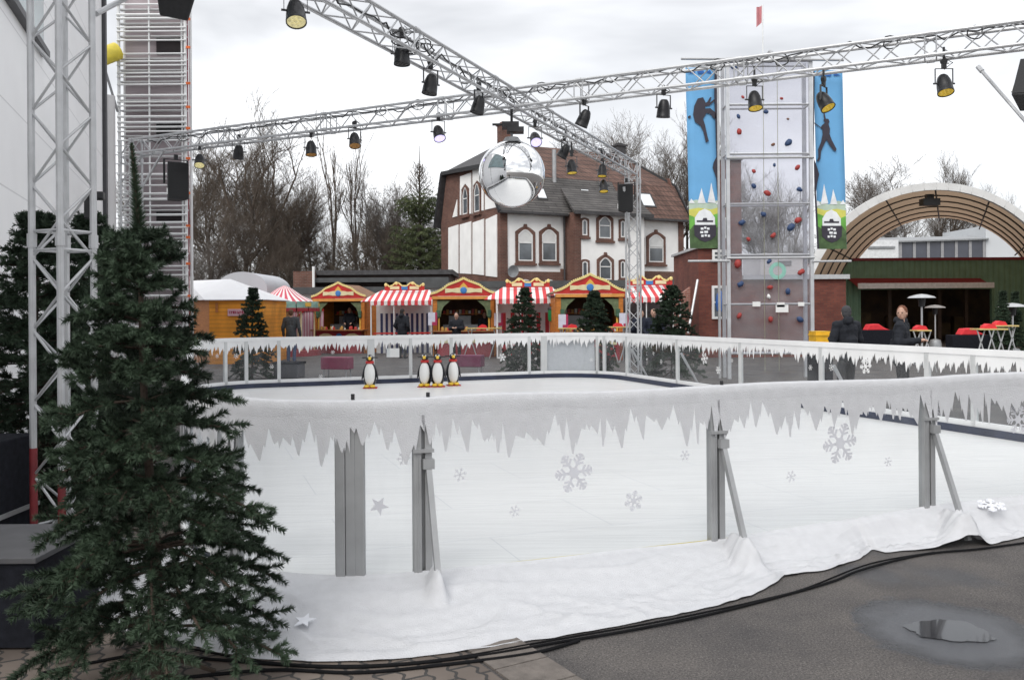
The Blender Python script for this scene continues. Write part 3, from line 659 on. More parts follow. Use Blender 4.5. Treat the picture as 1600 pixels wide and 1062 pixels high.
def chord_depth(px, A, B):
    "distance at which the beam A-B crosses the ray of column px"
    lo, hi = 0.0, 1.0; xa = PR(A)[0]; xb = PR(B)[0]
    best = min(range(2001), key=lambda k: abs(PR(A.lerp(B, k / 2000))[0] - px)); return A.lerp(B, best / 2000)
LIGHTS = [  # px, py of the lamp body, beam (1 long, 2 cross), lens, tilt x, turn z, lateral, scale, label
    (462, 18, 1, 'p', -24, 20, 'lamp with a pale many-eyed lens hanging lowest at the top left of the sky'),
    (628, 84, 1, None, -2, 0, 'large black lamp pointing straight down, second on the long beam'),
    (673, 131, 1, None, 4, 40, 'boxy looking black lamp with a silver yoke, third on the long beam'),
    (748, 163, 1, None, 12, 60, 'black lamp just left of the crossing of the two beams'),
    (836, 216, 1, 'v', -46, 10, 'lamp with a glowing violet lens just right of the mirror ball'),
    (882, 236, 1, None, 30, 60, 'black lamp turned sideways above the red roof'),
    (893, 260, 1, 'y', -10, 20, 'small lamp with an amber lens hanging lower in front of the red roof'),
    (941, 266, 1, 'y', -10, -15, 'upper one of two amber lamps near the far lattice tower'),
    (943, 290, 1, 'y', -14, 5, 'lower one of two amber lamps near the far lattice tower'),
    (312, 250, 2, 'p', -30, 15, 'pale yellow lamp at the left end of the crossbeam above the cabin'),
    (373, 237, 2, None, 20, 30, 'round black lamp in front of the bare trees, second from the left on the crossbeam'),
    (486, 231, 2, 'o', -12, 20, 'small lamp with a dull orange lens left of the tall bare trunk'),
    (554, 218, 2, 'o', -22, 35, 'tilted lamp with an orange lens right of the tall bare trunk'),
    (685, 207, 2, 'v', -30, 25, 'lamp with a glowing violet lens on the crossbeam left of the mirror ball'),
    (913, 184, 2, None, 24, 50, 'diamond-tilted black lamp above the red roof on the crossbeam'),
    (1037, 169, 2, None, 8, 20, 'black lamp on the crossbeam just left of the blue banner with the hanging legs'),
    (1179, 156, 2, 'y', -16, 5, 'amber lamp in front of the middle of the climbing tower'),
    (1287, 157, 2, 'o2', -30, 50, 'tilted lamp with an amber rim in front of the right banner'),
    (1475, 131, 2, 'y', -20, 0, 'amber lamp on the crossbeam against the empty sky at the right')]
LM = {'p': PLENS, 'v': VLENS, 'y': YLENS, 'o': OLENS, 'o2': YLENS, None: BLACK}
for (px, py, bm, ln, tx, tz, lab) in LIGHTS:
    A_, B_ = (TA, TB) if bm == 1 else (TCC, TD); q = chord_depth(px, A_, B_)
    if px == 462: q = TA.lerp(TB, .158); 
    if px == 943: q = q + Vector((0, .0, 0))
    p = W(px, py, q.y); p.x = p.x if px != 462 else W(px, py, q.y).x
    key = ln or 'k'
    if key not in PRO: r = PRO[key] = lamp_proto(LM[ln])
    else: r = copy_tree(PRO[key])
    r.location = p; r.scale = (.9, .9, .9); r['label'] = lab; r['group'] = 'stage lights hanging from the rig'; r['category'] = 'stage light'
    r.rotation_euler = (0, 0, R(tz))
    for ch in r.children:
        if ch.name.startswith('housing'): ch.rotation_euler = (R(tx), R(8 if tz > 30 else 0), 0)
    # hanging pipe from clamp up to the beam
    top = q.z - H_; gap = (top - p.z) / .9 - .36
    if gap > .02:
        g = MB(); g.tube((0, 0, .33), (0, 0, .33 + gap + .05), .018, 8); g.build('drop_pipe', BLACK, r, smooth=True)
    # safety wire loop
    g = MB(); rn = random.Random(px); lp = []
    for k in range(13):
        t = k / 12; lp.append(Vector((.03 + .13 * math.sin(math.pi * t), .05, .22 + t * .2 + .03 * math.sin(6 * t)))); 
    g.path(lp, .005, 5); g.build('safety_wire', BLACK, r)
# ================================================================== MIRROR BALL
MIR = mat('mirror_foil', (.93, .94, .95), .03, 1, .01, 2)
t_, b_ = nodes_of(MIR)
b_.inputs['Base Color'].default_value = (.95, .955, .96, 1)
for l in list(b_.inputs['Base Color'].links): t_.links.remove(l)
bc = W(800, 272, 14.3); rb = 52 / F * 14.3
r = thing('mirror_ball', 'large shiny mirror ball hanging under the crossing of the two beams', 'mirror ball', tuple(bc))
g = MB(); g.ell((0, 0, 0), (rb, rb, rb), 64); g.build('ball', MIR, r, smooth='all')
g = MB()
for k in range(2):
    M = Matrix.Rotation(k * math.pi / 2 + .9, 3, 'Z'); g.lathe([(rb * 1.000, -.004), (rb * 1.004, 0), (rb * 1.000, .004)], (0, 0, 0), 48, M @ Matrix.Rotation(R(90), 3, 'X'))
g.build('seam', mat('seam_metal', (.7, .71, .72), .15, 1), r, smooth=True)
g = MB(); g.tube((0, 0, rb - .02), (0, 0, rb + .05), .16, 20, .11); g.tube((0, 0, rb + .05), (0, 0, rb + .2), .02, 8); g.build('cap', GREY_M, r, smooth=True)
g = MB(); g.bx(-.16, .12, -.1, .1, rb + .2, rb + .3); g.bx(-.08, .2, -.12, .12, rb + .13, rb + .21); g.tube((0, 0, rb + .3), (0, 0, 5.1 - bc.z), .022, 8); g.tube((-.32, 0, rb + .27), (.1, 0, rb + .27), .02, 8); g.build('motor', BLACK, r)
# ================================================================== SPEAKERS
def speaker_proto():
    r = thing('speaker', 'x', 'speaker'); g = MB()
    g.add([Vector(v) for v in ((-.2, -.2, -.36), (.2, -.2, -.36), (.12, .2, -.36), (-.12, .2, -.36), (-.2, -.2, .36), (.2, -.2, .36), (.12, .2, .36), (-.12, .2, .36))], [(3, 2, 1, 0), (4, 5, 6, 7), (0, 1, 5, 4), (1, 2, 6, 5), (2, 3, 7, 6), (3, 0, 4, 7)])
    g.build('cabinet', mat('speaker_cabinet', (.022, .022, .024), .6, 0, .2, 30, .2, 150), r, bevel=.015)
    g = MB(); g.bx(-.18, .18, -.212, -.202, -.34, .34); g.build('grille', mat('speaker_grille', (.012, .012, .013), .5, .3, .3, 120), r, bevel=.005)
    g = MB(); g.bar((-.22, 0, -.05), (-.22, 0, .43), .04, .01); g.bar((.22, 0, -.05), (.22, 0, .43), .04, .01); g.bar((-.225, 0, .43), (.225, 0, .43), .04, .01); g.bx(-.035, .035, -.03, .03, .43, .53); g.build('bracket', BLACK, r)
    g = MB(); g.bx(-.215, -.2, -.19, -.15, -.28, -.16); g.build('badge', WHITE, r)
    return r
sp = speaker_proto(); spk = [(275, 284, 17.8, 1.05, 35, 0, 'black speaker hanging left beside the scaffold tower'), (979, 310, 21.1, .92, -15, 0, 'black speaker hanging on the far lattice tower in front of the house'), (1612, 132, 10.7, .8, -40, 30, 'black speaker cut off by the right edge of the photo'), (279, -22, 7.6, .95, 20, 55, 'black speaker tilted down at the very top left above the scaffold')]
for i, (px, py, d, s, rz, tl, lab) in enumerate(spk):
    o = sp if i == 0 else copy_tree(sp); o.location = W(px, py, d); o.rotation_euler = (R(-tl), R(6 if tl else 0), R(rz)); o.scale = (s, s, s); o['label'] = lab; o['group'] = 'speakers hung on the rig'
p_ = W(281, -14, 7.6); g = MB(); g.tube(W(150, 22, 6.6), W(215, -12, 7.3), .022, 8); tag(g.build('rig_brace', ALU, loc=tuple(W(150, 22, 6.6)), smooth=True), 'slanting tube between the near lattice tower and the speaker at the top left', 'brace', 'diagonal tubes of the lighting rig')
g = MB(); c_ = W(150, 306, 6.75); g.box(c_, (.12, .1, .06), .3); g.box(c_ + Vector((-.05, 0, -.09)), (.07, .09, .18), .3); tag(g.build('junction_box', BLACK, loc=tuple(c_), bevel=.008), 'small black box clamped to the near lattice tower', 'junction box')
# ================================================================== FIR TREES (artificial)
def fir_mat(name, lo, hi):
    m = mat(name, lo, .62, 0, .25, 3.0, c2=hi, spec=.25); return m
FIR = fir_mat('fir_needles', (.018, .030, .019), (.050, .078, .047)); BARK = mat('fir_bark', (.05, .035, .025), .9, 0, .3, 12, .5, 60)
def make_brush(V, Fc, p, q, n, ln, wd, rs, core=.006):
    "needles round a twig from p to q"
    d = q - p; L_ = np.linalg.norm(d) + 1e-9; dn = d / L_
    u = np.cross(dn, [0, 0, 1.0]); u = u / (np.linalg.norm(u) + 1e-6) if np.linalg.norm(u) > 1e-3 else np.array([1.0, 0, 0]); v = np.cross(dn, u)
    t = rs.random(n); th = rs.random(n) * 2 * math.pi; l = ln * (.7 + .5 * rs.random(n)) * (1 - .35 * t)
    rad = np.outer(np.cos(th), u) + np.outer(np.sin(th), v); dirn = rad * .85 + dn * .65; dirn /= np.linalg.norm(dirn, axis=1)[:, None]
    b = p + np.outer(t, d); sd = np.cross(dirn, rs.normal(size=(n, 3))); sd /= np.linalg.norm(sd, axis=1)[:, None] + 1e-9
    tip = b + dirn * l[:, None]
    k = sum(len(x) for x in V)
    vv = np.empty((3 * n, 3)); vv[0::3] = b - sd * wd / 2; vv[1::3] = b + sd * wd / 2; vv[2::3] = tip
    V.append(vv); Fc.append(np.arange(3 * n).reshape(-1, 3) + k)
def fir(name, base, h, rad, seed, nb, label, dens=1.0, ln=.035, wd=.004, sprig=.17, lean=(0, 0), group=None, prof=None, start=.08, tiers=15, step=.085, kn=115):
    "artificial fir: tiers of boughs, each bough a bent twig carrying bottle-brush sprigs on its outer part"
    rs = np.random.RandomState(seed); rn = random.Random(seed); root = thing(name, label, 'fir tree', tuple(base), 0, group)
    V, Fc = [], []; tk = MB(); wood = MB()
    def axis(z): t = z / h; return np.array([lean[0] * t ** 1.5 + .012 * math.sin(t * 9), lean[1] * t, z])
    for i in range(8): a, b = axis(h * i / 8), axis(h * (i + 1) / 8); tk.tube(Vector(a), Vector(b), .026 * h / 2.4 * (1 - i / 8.5) + .004, 8, .026 * h / 2.4 * (1 - (i + 1) / 8.5) + .004)
    for i in range(4):
        t = i * math.pi / 2 + .4; tk.bar(Vector((0, 0, .14 * h / 2.5)), Vector((math.cos(t) * .26, math.sin(t) * .26, .012)), .018)
    for i in range(nb):
        f = (i + .5) / nb; u = 1 - (1 - f) ** 1.22; tier = round(u * tiers) / tiers if u < .7 else u; zt = start + (1 - start) * min(.97, max(0, tier + rn.gauss(0, .008))); z = zt * h
        if prof is prof_near and zt > .83: continue
        rr = rad * prof(zt) * rn.choice((.72, .86, .95, 1.0, 1.06)) * rn.uniform(.93, 1.06)
        if rr < .05: rr = .05
        th = i * 2.39996 + rn.uniform(-.3, .3); d0 = np.array([math.cos(th), math.sin(th), 0.0]); side = np.array([-d0[1], d0[0], 0]); p0 = axis(z); tilt = rn.uniform(-.1, .22) + .5 * zt; droop = rn.uniform(.35, .62) * (1 - zt * .7); curl = rn.uniform(-.14, .14)
        ns_ = max(2, int(rr / step + .5)); pts = []
        for k in range(ns_ + 1):
            t = k / ns_; pts.append(p0 + d0 * rr * t + side * rr * curl * t * t + np.array([0, 0, rr * (tilt * t - droop * t * t)]))
        for k, (a, b) in enumerate(zip(pts[:-1], pts[1:])):
            wood.tube(Vector(a), Vector(b), .005 + .003 * (1 - zt), 4, cap=False)
            if k / ns_ > .25 or rr < .2: make_brush(V, Fc, a, b, int(kn * .6 * dens), ln, wd, rs)
        for k in range(1, ns_ + 1):
            t = k / ns_
            if t < .3 and rr > .22: continue
            b = pts[k]; dn = (b - pts[k - 1]); dn /= np.linalg.norm(dn) + 1e-9
            for sg in ((-1, 1, 0) if k < ns_ else (-1, 1, 0, 2)):
                if sg == 0 and rn.random() < .45: continue
                l = sprig * rn.uniform(.6, 1.25) * (1.1 - .35 * t) * min(1, .28 + rr / .45)
                if sg == 2: dv = dn * 1.0 + side * rn.uniform(-.2, .2)
                else: dv = dn * rn.uniform(.55, .95) + side * sg * rn.uniform(.5, .95) + np.array([0, 0, (.5 if sg == 0 else rn.uniform(-.22, .32))])
                dv /= np.linalg.norm(dv); m1 = b + dv * l * .55; e = m1 + (dv + np.array([0, 0, rn.uniform(-.35, .15)])) * l * .45
                wood.tube(Vector(b), Vector(m1), .003, 3, cap=False); nn_ = max(12, int(kn * dens * l / .14)); make_brush(V, Fc, b, m1, nn_ // 2, ln, wd, rs); make_brush(V, Fc, m1, e, nn_ // 2, ln, wd, rs)
    for k in range(16):                                  # leader
        z0, z1 = h * (.82 + .0115 * k), h * (.832 + .0115 * k); make_brush(V, Fc, axis(z0), axis(z1), int(70 * dens), ln * (1.75 - .085 * k), wd, rs)
    tk.build('trunk', BARK, root, smooth=True)
    mesh_np('foliage', np.concatenate(V), np.concatenate(Fc), FIR, root)
    wood.build('branches', BARK, root)
    return root
ft = G(246, 1066)
def prof_near(t):
    tab = [(0, .7), (.06, .92), (.14, 1.0), (.2, .97), (.32, .83), (.435, .68), (.557, .54), (.675, .38), (.70, .31), (.78, .24), (.82, .17), (.87, .035), (.93, .02), (1, .015)]
    for (a, x), (b, y) in zip(tab[:-1], tab[1:]):
        if t <= b: return x + (y - x) * (t - a) / (b - a)
    return .03
fir('fir_tree', (ft.x, ft.y, 0), 2.55, .55, 5, 195, 'tall dark green artificial fir tree in the left foreground', 1.5, .042, .0058, .165, (-.11, 0), prof=prof_near, start=.10, tiers=17)
cone = lambda t: (1 - t) ** .9 + .05
fir('fir_tree', (-4.18, 7.6, 0), 2.65, .86, 8, 230, 'dark fir tree standing behind the near lattice tower at the left edge', 1.0, .05, .009, .22, (0, 0), prof=cone, start=.05, step=.12, kn=80)
fir('fir_tree', (-4.35, 8.9, 0), 2.78, .88, 9, 200, 'shadowed fir tree seen between the tubes of the near lattice tower', .9, .055, .01, .22, (.0, 0), prof=cone, start=.05, step=.12, kn=80)
for (px, top, d, rad, seed, lab) in ((393, 450, 23.2, .60, 21, 'small fir tree in front of the orange cabin behind the barrier'), (818, 450, 25.0, .72, 22, 'small fir tree in front of the red striped awning in the middle'), (926, 455, 23.6, .72, 23, 'small fir tree hiding part of the third red stall'), (1048, 447, 23.0, .95, 24, 'bushy fir tree next to the two men in dark coats'), (1565, 455, 27, .33, 25, 'dark fir tree left of two at the green wall'), (1584, 456, 28, .33, 26, 'dark fir tree at the right end of the green wall')):
    tp = W(px, top, d); fir('fir_tree', (tp.x, d, 0), tp.z, rad, seed, 130, lab, 1.0, .06, .020, .2, (0.03, 0), prof=cone, start=.06, step=.13, kn=55)
# ================================================================== PENGUINS
PW = mat('penguin_white', (.84, .84, .82), .4, 0, .03, 3); PB = mat('penguin_black', (.012, .013, .018), .35, 0, .2, 4); PY = mat('penguin_yellow', (.8, .52, .03), .4, 0, .1, 4); PR_ = mat('penguin_red', (.5, .03, .03), .5, 0, .1, 4)
def penguin():
    r = thing('penguin_figure', 'x', 'penguin figure')
    g = MB(); g.lathe([(.12, .05), (.15, .12), (.165, .26), (.15, .40), (.12, .50), (.08, .56), (.01, .58)], (0, .035, 0), 20, Matrix.Diagonal((1.02, .9, 1))); b = g.build('back', PB, r, smooth=True)
    g = MB(); g.ell((0, -.05, .30), (.135, .12, .255), 20); g.build('belly', PW, b, smooth=True)
    g = MB(); g.ell((0, 0, .645), (.088, .09, .088), 18); g.ell((0, .02, .72), (.02, .03, .02), 8); hd = g.build('head', PB, r, smooth=True)
    g = MB(); g.lathe([(.038, 0), (.026, .05), (.002, .10)], (0, -.07, .642), 10, Matrix.Rotation(R(98), 3, 'X') @ Matrix.Diagonal((1.2, .8, 1))); g.ell((0, -.055, .665), (.05, .045, .028), 12); g.build('beak', PY, hd, smooth=True)
    for s in (-1, 1):
        g = MB(); g.ell((s * .04, -.078, .69), (.016, .012, .02), 8); g.build('eye', PW, hd, smooth=True)
    g = MB(); g.lathe([(.09, .535), (.11, .55), (.105, .585), (.082, .595)], (0, -.005, 0), 18); g.build('scarf', PR_, r, smooth=True)
    for s in (-1, 1):
        g = MB(); g.ell((s * .075, -.09, .045), (.075, .125, .035), 12); g.build('foot', PY, r, smooth=True)
        g = MB(); g.ell((s * .165, .03, .33), (.028, .06, .17), 10, Matrix.Rotation(R(s * -14), 3, 'Y')); g.build('flipper', PB, r, smooth=True)
    g = MB(); g.bx(-.17, .19, -.16, .12, .0, .018); g.build('sled_base', PR_, r, bevel=.006)
    g = MB(); g.tube((-.2, .10, .66), (.2, .10, .66), .014, 8); g.tube((0, .09, .66), (0, .04, .62), .012, 8); g.build('handlebar', BLACK, r, smooth=True)
    return r
pg = penguin()
for i, (px, py, rz, lab) in enumerate(((578, 606, 6, 'penguin skating aid standing alone at the left in front of the barrier'), (664, 604, -4, 'penguin skating aid at the left of the group of three'), (684, 604, 3, 'penguin skating aid in the middle of the group of three'), (708, 602, 12, 'penguin skating aid at the right of the group of three'))):
    o = pg if i == 0 else copy_tree(pg); o.location = G(px, py, .1); o.rotation_euler = (0, 0, R(rz)); o['label'] = lab; o['group'] = 'penguin skating aids on the ice'; o.scale = (.86, .95, 1)
    o.location.z = .101
# ================================================================== HOUSE
F0 = Vector((-.63, 50, 0)); HA = R(27); hu = Vector((math.cos(HA), math.sin(HA), 0)); hv = Vector((-hu.y, hu.x, 0))
def onplane(px, py, o, n):
    c = Vector((0, 0, CZ)); r = W(px, py, 1.0) - c; t = (o - c).dot(n) / r.dot(n); return c + r * t
def FX(px, py, y=0.0): p = onplane(px, py, F0 + hv * y, hv) - F0; return p.dot(hu), p.z
def SX(px, py, x=0.0): p = onplane(px, py, F0 + hu * x, hu) - F0; return p.dot(hv), p.z
HBRICK = brick_mat('house_brick', (.115, .045, .032), (.165, .07, .05), (.15, .12, .10), .26, .085)
STUCCO = mat('white_stucco', (.84, .835, .82), .9, 0, .04, 1.2, .25, 50, c2=(.88, .875, .86))
def tile_mat(name, c1, c2, gap, axis='x', bw=.32, bh=.34):
    m = brick_mat(name, c1, c2, gap, bw, bh, .8, 'x', .025, .9); return m
RTILE = tile_mat('red_roof_tiles', (.095, .05, .038), (.15, .083, .064), (.045, .028, .022)); GTILE = tile_mat('grey_roof_tiles', (.075, .07, .068), (.115, .107, .102), (.038, .035, .034), bw=1.4, bh=.16)
SLATE = mat('dark_slate', (.05, .048, .05), .7, 0, .3, 6, .3, 30)
WFRAME = mat('window_frame_white', (.75, .75, .74), .45, 0, .04, 3)
PANE = mat('window_pane', (.10, .115, .13), .12, 0, .4, 1.2, spec=.8); BLIND = mat('window_blind', (.66, .66, .65), .8, 0, .08, 3)
HL = FX(1066, 345)[0]; HW = 8.9; ZE = 7.62
house = thing('house', 'old brick and white plaster house with a red tiled roof behind the stalls', 'house', tuple(F0), HA)
H = lambda mb, nm, m, par=house, **k: mb.build(nm, m, par, **k)
g = MB(); g.bx(.02, HL - .02, .02, HW - .02, 0, ZE); H(g, 'wall', STUCCO)
xb0, xb1 = FX(893, 380)[0], FX(992, 380)[0]
g = MB(); g.bx(xb0, xb1, -1.0, .0, 0, ZE + .05); H(g, 'bay', STUCCO)
# brick plinth and strips
zp = 4.25
def zat(px, py): return FX(px, py)[1]
g = MB(); g.bx(-.04, xb0 - .45, -.04, .3, 0, zat(820, 424)); H(g, 'brick_plinth', HBRICK); g = MB(); g.bx(xb1, HL + .04, -.04, .3, 0, zat(1030, 424)); g.bx(HL - .3, HL + .045, .3, HW, 0, 4.2); H(g, 'brick_plinth', HBRICK)
g = MB()
g.bx(-.06, FX(790, 380)[0] + .1, -.07, .35, 0, ZE); H(g, 'brick_pillar', HBRICK); g = MB(); g.bx(HL - .32, HL + .06, -.07, .35, 0, ZE); H(g, 'brick_pillar', HBRICK); g = MB()
g.bx(xb0 - .42, xb0 + .02, -.95, .2, 0, ZE); g.bx(xb0 - .42, xb0 + .02, -1.06, -.95, 0, ZE)
H(g, 'brick_pillar', HBRICK)
g = MB(); g.bx(FX(886, 300)[0] - .5, xb0 - .42, -.05, .1, 0, 4.3); H(g, 'brick_panel', HBRICK)
def arch_pts(x0, x1, z0, z1, rise, n=8):
    pts = [(x0, z0), (x1, z0), (x1, z1 - rise)]
    for i in range(1, n): t = i / n; x = x1 + (x0 - x1) * t; pts.append((x, z1 - rise + rise * math.sin(math.pi * t)))
    return pts + [(x0, z1 - rise)]
def ring(g, outer, inner, o, ux, uy, t):
    o, ux, uy = Vector(o), Vector(ux), Vector(uy); nn = ux.cross(uy); n = len(outer); vs = []
    for k in (t / 2, -t / 2):
        for P in (outer, inner): vs += [o + ux * x + uy * y + nn * k for x, y in P]
    fs = []
    for i in range(n):
        j = (i + 1) % n; fs += [(i, j, n + j, n + i), (2 * n + j, 2 * n + i, 3 * n + i, 3 * n + j), (i, 2 * n + i, 2 * n + j, j), (n + i, n + j, 3 * n + j, 3 * n + i)]
    g.add(vs, fs)
def hwin(px0, px1, pyt, pyb, yw, rise=.25, sur=.17, blind=.0, mull=True, par=house, side=None, key=True, dark=False):
    if side is None: (x0, z1), (x1, z0) = FX(px0, pyt, yw), FX(px1, pyb, yw); ux, nrm = Vector((1, 0, 0)), Vector((0, -1, 0)); O = Vector((0, yw, 0))
    else: (x0, z1), (x1, z0) = SX(px0, pyt), SX(px1, pyb); ux, nrm = Vector((0, 1, 0)), Vector((-1, 0, 0)); O = Vector((-.055, 0, 0)); 
    if x0 > x1: x0, x1 = x1, x0
    uz = Vector((0, 0, 1)); A = arch_pts(x0, x1, z0, z1, rise)
    def frame(g, e0, e1, off, t):
        def ex(P, e): cx = (x0 + x1) / 2; hw = (x1 - x0) / 2; return [(cx + (x - cx) * (1 + e / hw), z + (e if z > z0 + 1e-6 else -e)) for x, z in P]
        ring(g, ex(A, e1), ex(A, e0), O + nrm * off, ux, uz, t)
    g = MB(); frame(g, .0, sur, .03, .08)
    if key:
        cx = (x0 + x1) / 2; g.prism([(cx - .12, z1 + sur - .05), (cx + .12, z1 + sur - .05), (cx + .08, z1 + sur + .14), (cx - .08, z1 + sur + .14)], O + nrm * .045, ux, uz, .11)
    g.prism([(x0 - sur - .06, z0 - sur - .1), (x1 + sur + .06, z0 - sur - .1), (x1 + sur + .06, z0 - sur + .03), (x0 - sur - .06, z0 - sur + .03)], O + nrm * .08, ux, uz, .14)
    wn = H(g, 'window', HBRICK, par)
    g = MB(); frame(g, -.07, .005, .035, .05)
    if mull:
        zm = z0 + (z1 - z0) * .56; g.prism([(x0, zm), (x1, zm), (x1, zm + .06), (x0, zm + .06)], O + nrm * .04, ux, uz, .04)
    H(g, 'frame', WFRAME, wn)
    g = MB(); g.prism(A, O + nrm * .012, ux, uz, .016); H(g, 'pane', PANE, wn)
    if blind > 0:
        zb = z1 - (z1 - z0) * blind; g = MB(); B_ = [(x, max(z, zb)) for x, z in A]; g.prism([(x * .98 + .01 * (x0 + x1), z) for x, z in B_], O + nrm * .026, ux, uz, .006); H(g, 'blind', BLIND, wn)
    return wn
hwin(809, 832, 358, 408, 0, .32, .17, .44); hwin(846, 869, 358, 408, 0, .32, .17, .44)
hwin(1013, 1036, 366, 410, 0, .32, .17, .5); hwin(990, 1003, 368, 410, 0, .3, .17, .45)
hwin(935, 954, 338, 373, -1.0, .28, .17, 0); hwin(936, 955, 402, 437, -1.0, .3, .17, .0)
for a in ((909, 917, 343, 368), (909, 918, 408, 433), (969, 976, 345, 371), (969, 976, 408, 434)): hwin(*a, -1.0, .08, .12, 0, False, key=False)
for px in (820, 857, 1026):
    (x, z) = FX(px, 437); g = MB(); g.prism(arch_pts(x - .45, x + .45, z - .35, z + .02, .18), (0, -.06, 0), (1, 0, 0), (0, 0, 1), .05); H(g, 'cellar_window', WFRAME)
# left gable side: brick with white plaster fields
BR, MID, ZR = (7.9, 10.9), 4.3, 12.45; FRT = (1.35, 9.95)
gab = [(0, 0), (HW, 0), (HW, ZE), (BR[0] + .0, BR[1] - .15), (FRT[0], FRT[1] + .55), (0, ZE)]
g = MB(); g.prism([(y, z) for y, z in gab], (-.015, 0, 0), (0, 1, 0), (0, 0, 1), .07); H(g, 'gable_wall', HBRICK)
g = MB(); g.prism([(y, z) for y, z in gab], (HL + .015, 0, 0), (0, 1, 0), (0, 0, 1), .07); H(g, 'gable_wall', HBRICK)
g = MB()
for (pa, pb, ta, tb, ba, bb) in ((761, 778.5, 343, 335, 431, 433), (740.5, 758, 348, 342, 428, 430), (720.5, 738, 351, 346, 427, 428), (702.5, 718, 356, 351, 424, 427)):
    P = [SX(pa, ba), SX(pb, bb), SX(pb, tb), SX(pa, ta)]; g.prism(P, (-.075, 0, 0), (0, 1, 0), (0, 0, 1), .05)
for P in ([(709, 340), (716, 338), (716, 312)], [(720.5, 336), (722.5, 336), (722.5, 297), (729, 287), (735.5, 295), (735.5, 334), (738, 334), (738, 270), (721, 276)], [(740.5, 334), (741, 334), (741, 291), (747.5, 282), (754.5, 288), (754.5, 329), (757.5, 329), (757.5, 260), (740.5, 266)], [(760, 328), (778, 324), (773, 262), (760, 258)]):
    g.prism([SX(*q) for q in P], (-.075, 0, 0), (0, 1, 0), (0, 0, 1), .05)
H(g, 'plaster_field', STUCCO)
for (a, b, t, bt) in ((725, 733, 294, 334), (743, 752, 288, 330)): hwin(a, b, t, bt, 0, .5, .12, .0, True, side=1, key=False)
# roofs (x along the ridge)
e = .35
def roof(g, pts, t=.16): g.slab(pts, t)
x0r, x1r = -e, HL + e; hip = 2.1
fe, fb = Vector((0, -.55, ZE - .12)), Vector((0, FRT[0] - .2, FRT[1])); be, bb_ = Vector((0, HW + .5, ZE - .15)), Vector((0, BR[0] + .2, BR[1]))
def X(v, x): return Vector((x, v.y, v.z))
rdg = Vector((0, MID, ZR)); xg = FX(972, 300)[0]
g = MB(); roof(g, [X(fe, x0r), X(fe, xg), X(fb, xg), X(fb, x0r)]); 
g.slab([Vector((xb0 - .65, -1.45, ZE + .0)), Vector((xb1 + .35, -1.45, ZE + .0)), Vector((xb1 + .2, .9, ZE + 1.85)), Vector((xb0 - .3, .9, ZE + 1.85))], .14)
H(g, 'grey_roof', GTILE)
g = MB(); roof(g, [X(fe, xg + .01), X(fe, x1r), X(fb, x1r - .0), X(fb, xg + .01)])
roof(g, [X(fb, x0r), X(fb, x1r), X(rdg, x1r - hip - .4), X(rdg, x0r + hip + .4)]); rf = H(g, 'red_roof', RTILE)
g = MB(); roof(g, [X(be, x1r), X(be, x0r), X(bb_, x0r), X(bb_, x1r)]); roof(g, [X(bb_, x1r), X(bb_, x0r), X(rdg, x0r + hip + .4), X(rdg, x1r - hip - .4)])
roof(g, [X(bb_, x0r), X(fb, x0r) + Vector((0, 0, .5)), X(rdg, x0r + hip + .4)]); roof(g, [X(fb, x1r), X(bb_, x1r), X(rdg, x1r - hip - .4)])
H(g, 'slate_roof', SLATE)
g = MB()
for x in (x0r + .02, x1r - .02):
    
    for a_, b__ in ((X(fe, x), X(fb, x)), (X(be, x), X(bb_, x)), (X(fb, x), X(rdg, x + (hip + .4) * (1 if x < 3 else -1)))):
        g = MB(); g.bar(a_, b__, .12, .24); H(g, 'verge_board', mat('verge_black', (.02, .02, .022), .6))
g = MB()
g.bar(X(bb_, x0r) , X(fb, x0r) + Vector((0, 0, .45)), .1, .25); H(g, 'verge_board', mat('verge_black', (.02, .02, .022), .6))
g = MB(); g.bar(X(fe, x0r), X(fe, xb0 - .6), .12, .14); g.bar(X(fe, xb1 + .3), X(fe, x1r), .12, .14); g.bar((xb0 - .65, -1.5, ZE - .06), (xb1 + .35, -1.5, ZE - .06), .12, .2); g.tube((xb0 - .62, -.2, 0), (xb0 - .62, -.2, ZE - .1), .06, 8); H(g, 'gutter', SLATE)
def chimney(px, py0, py1, y, w_, mt, nm='chimney'):
    x, z0 = FX(px, py0, y); _, z1 = FX(px, py1, y); g = MB(); g.bx(x - w_, x + w_, y - w_, y + w_, z0 - .8, z1 - .12); g.bx(x - w_ - .07, x + w_ + .07, y - w_ - .07, y + w_ + .07, z1 - .12, z1); g.bx(x - w_ * .6, x + w_ * .6, y - w_ * .6, y + w_ * .6, z1, z1 + .12); H(g, nm, mt, rf)
chimney(788, 228, 194, MID, .34, HBRICK); chimney(967, 245, 227, MID, .35, SLATE)
x, z0 = FX(866, 278, 1.0); g = MB(); g.tube((x, 1.0, z0 - .3), (x, 1.0, FX(866, 234, 1.0)[1]), .13, 10); H(g, 'flue', ALU_DULL, rf, smooth=True)
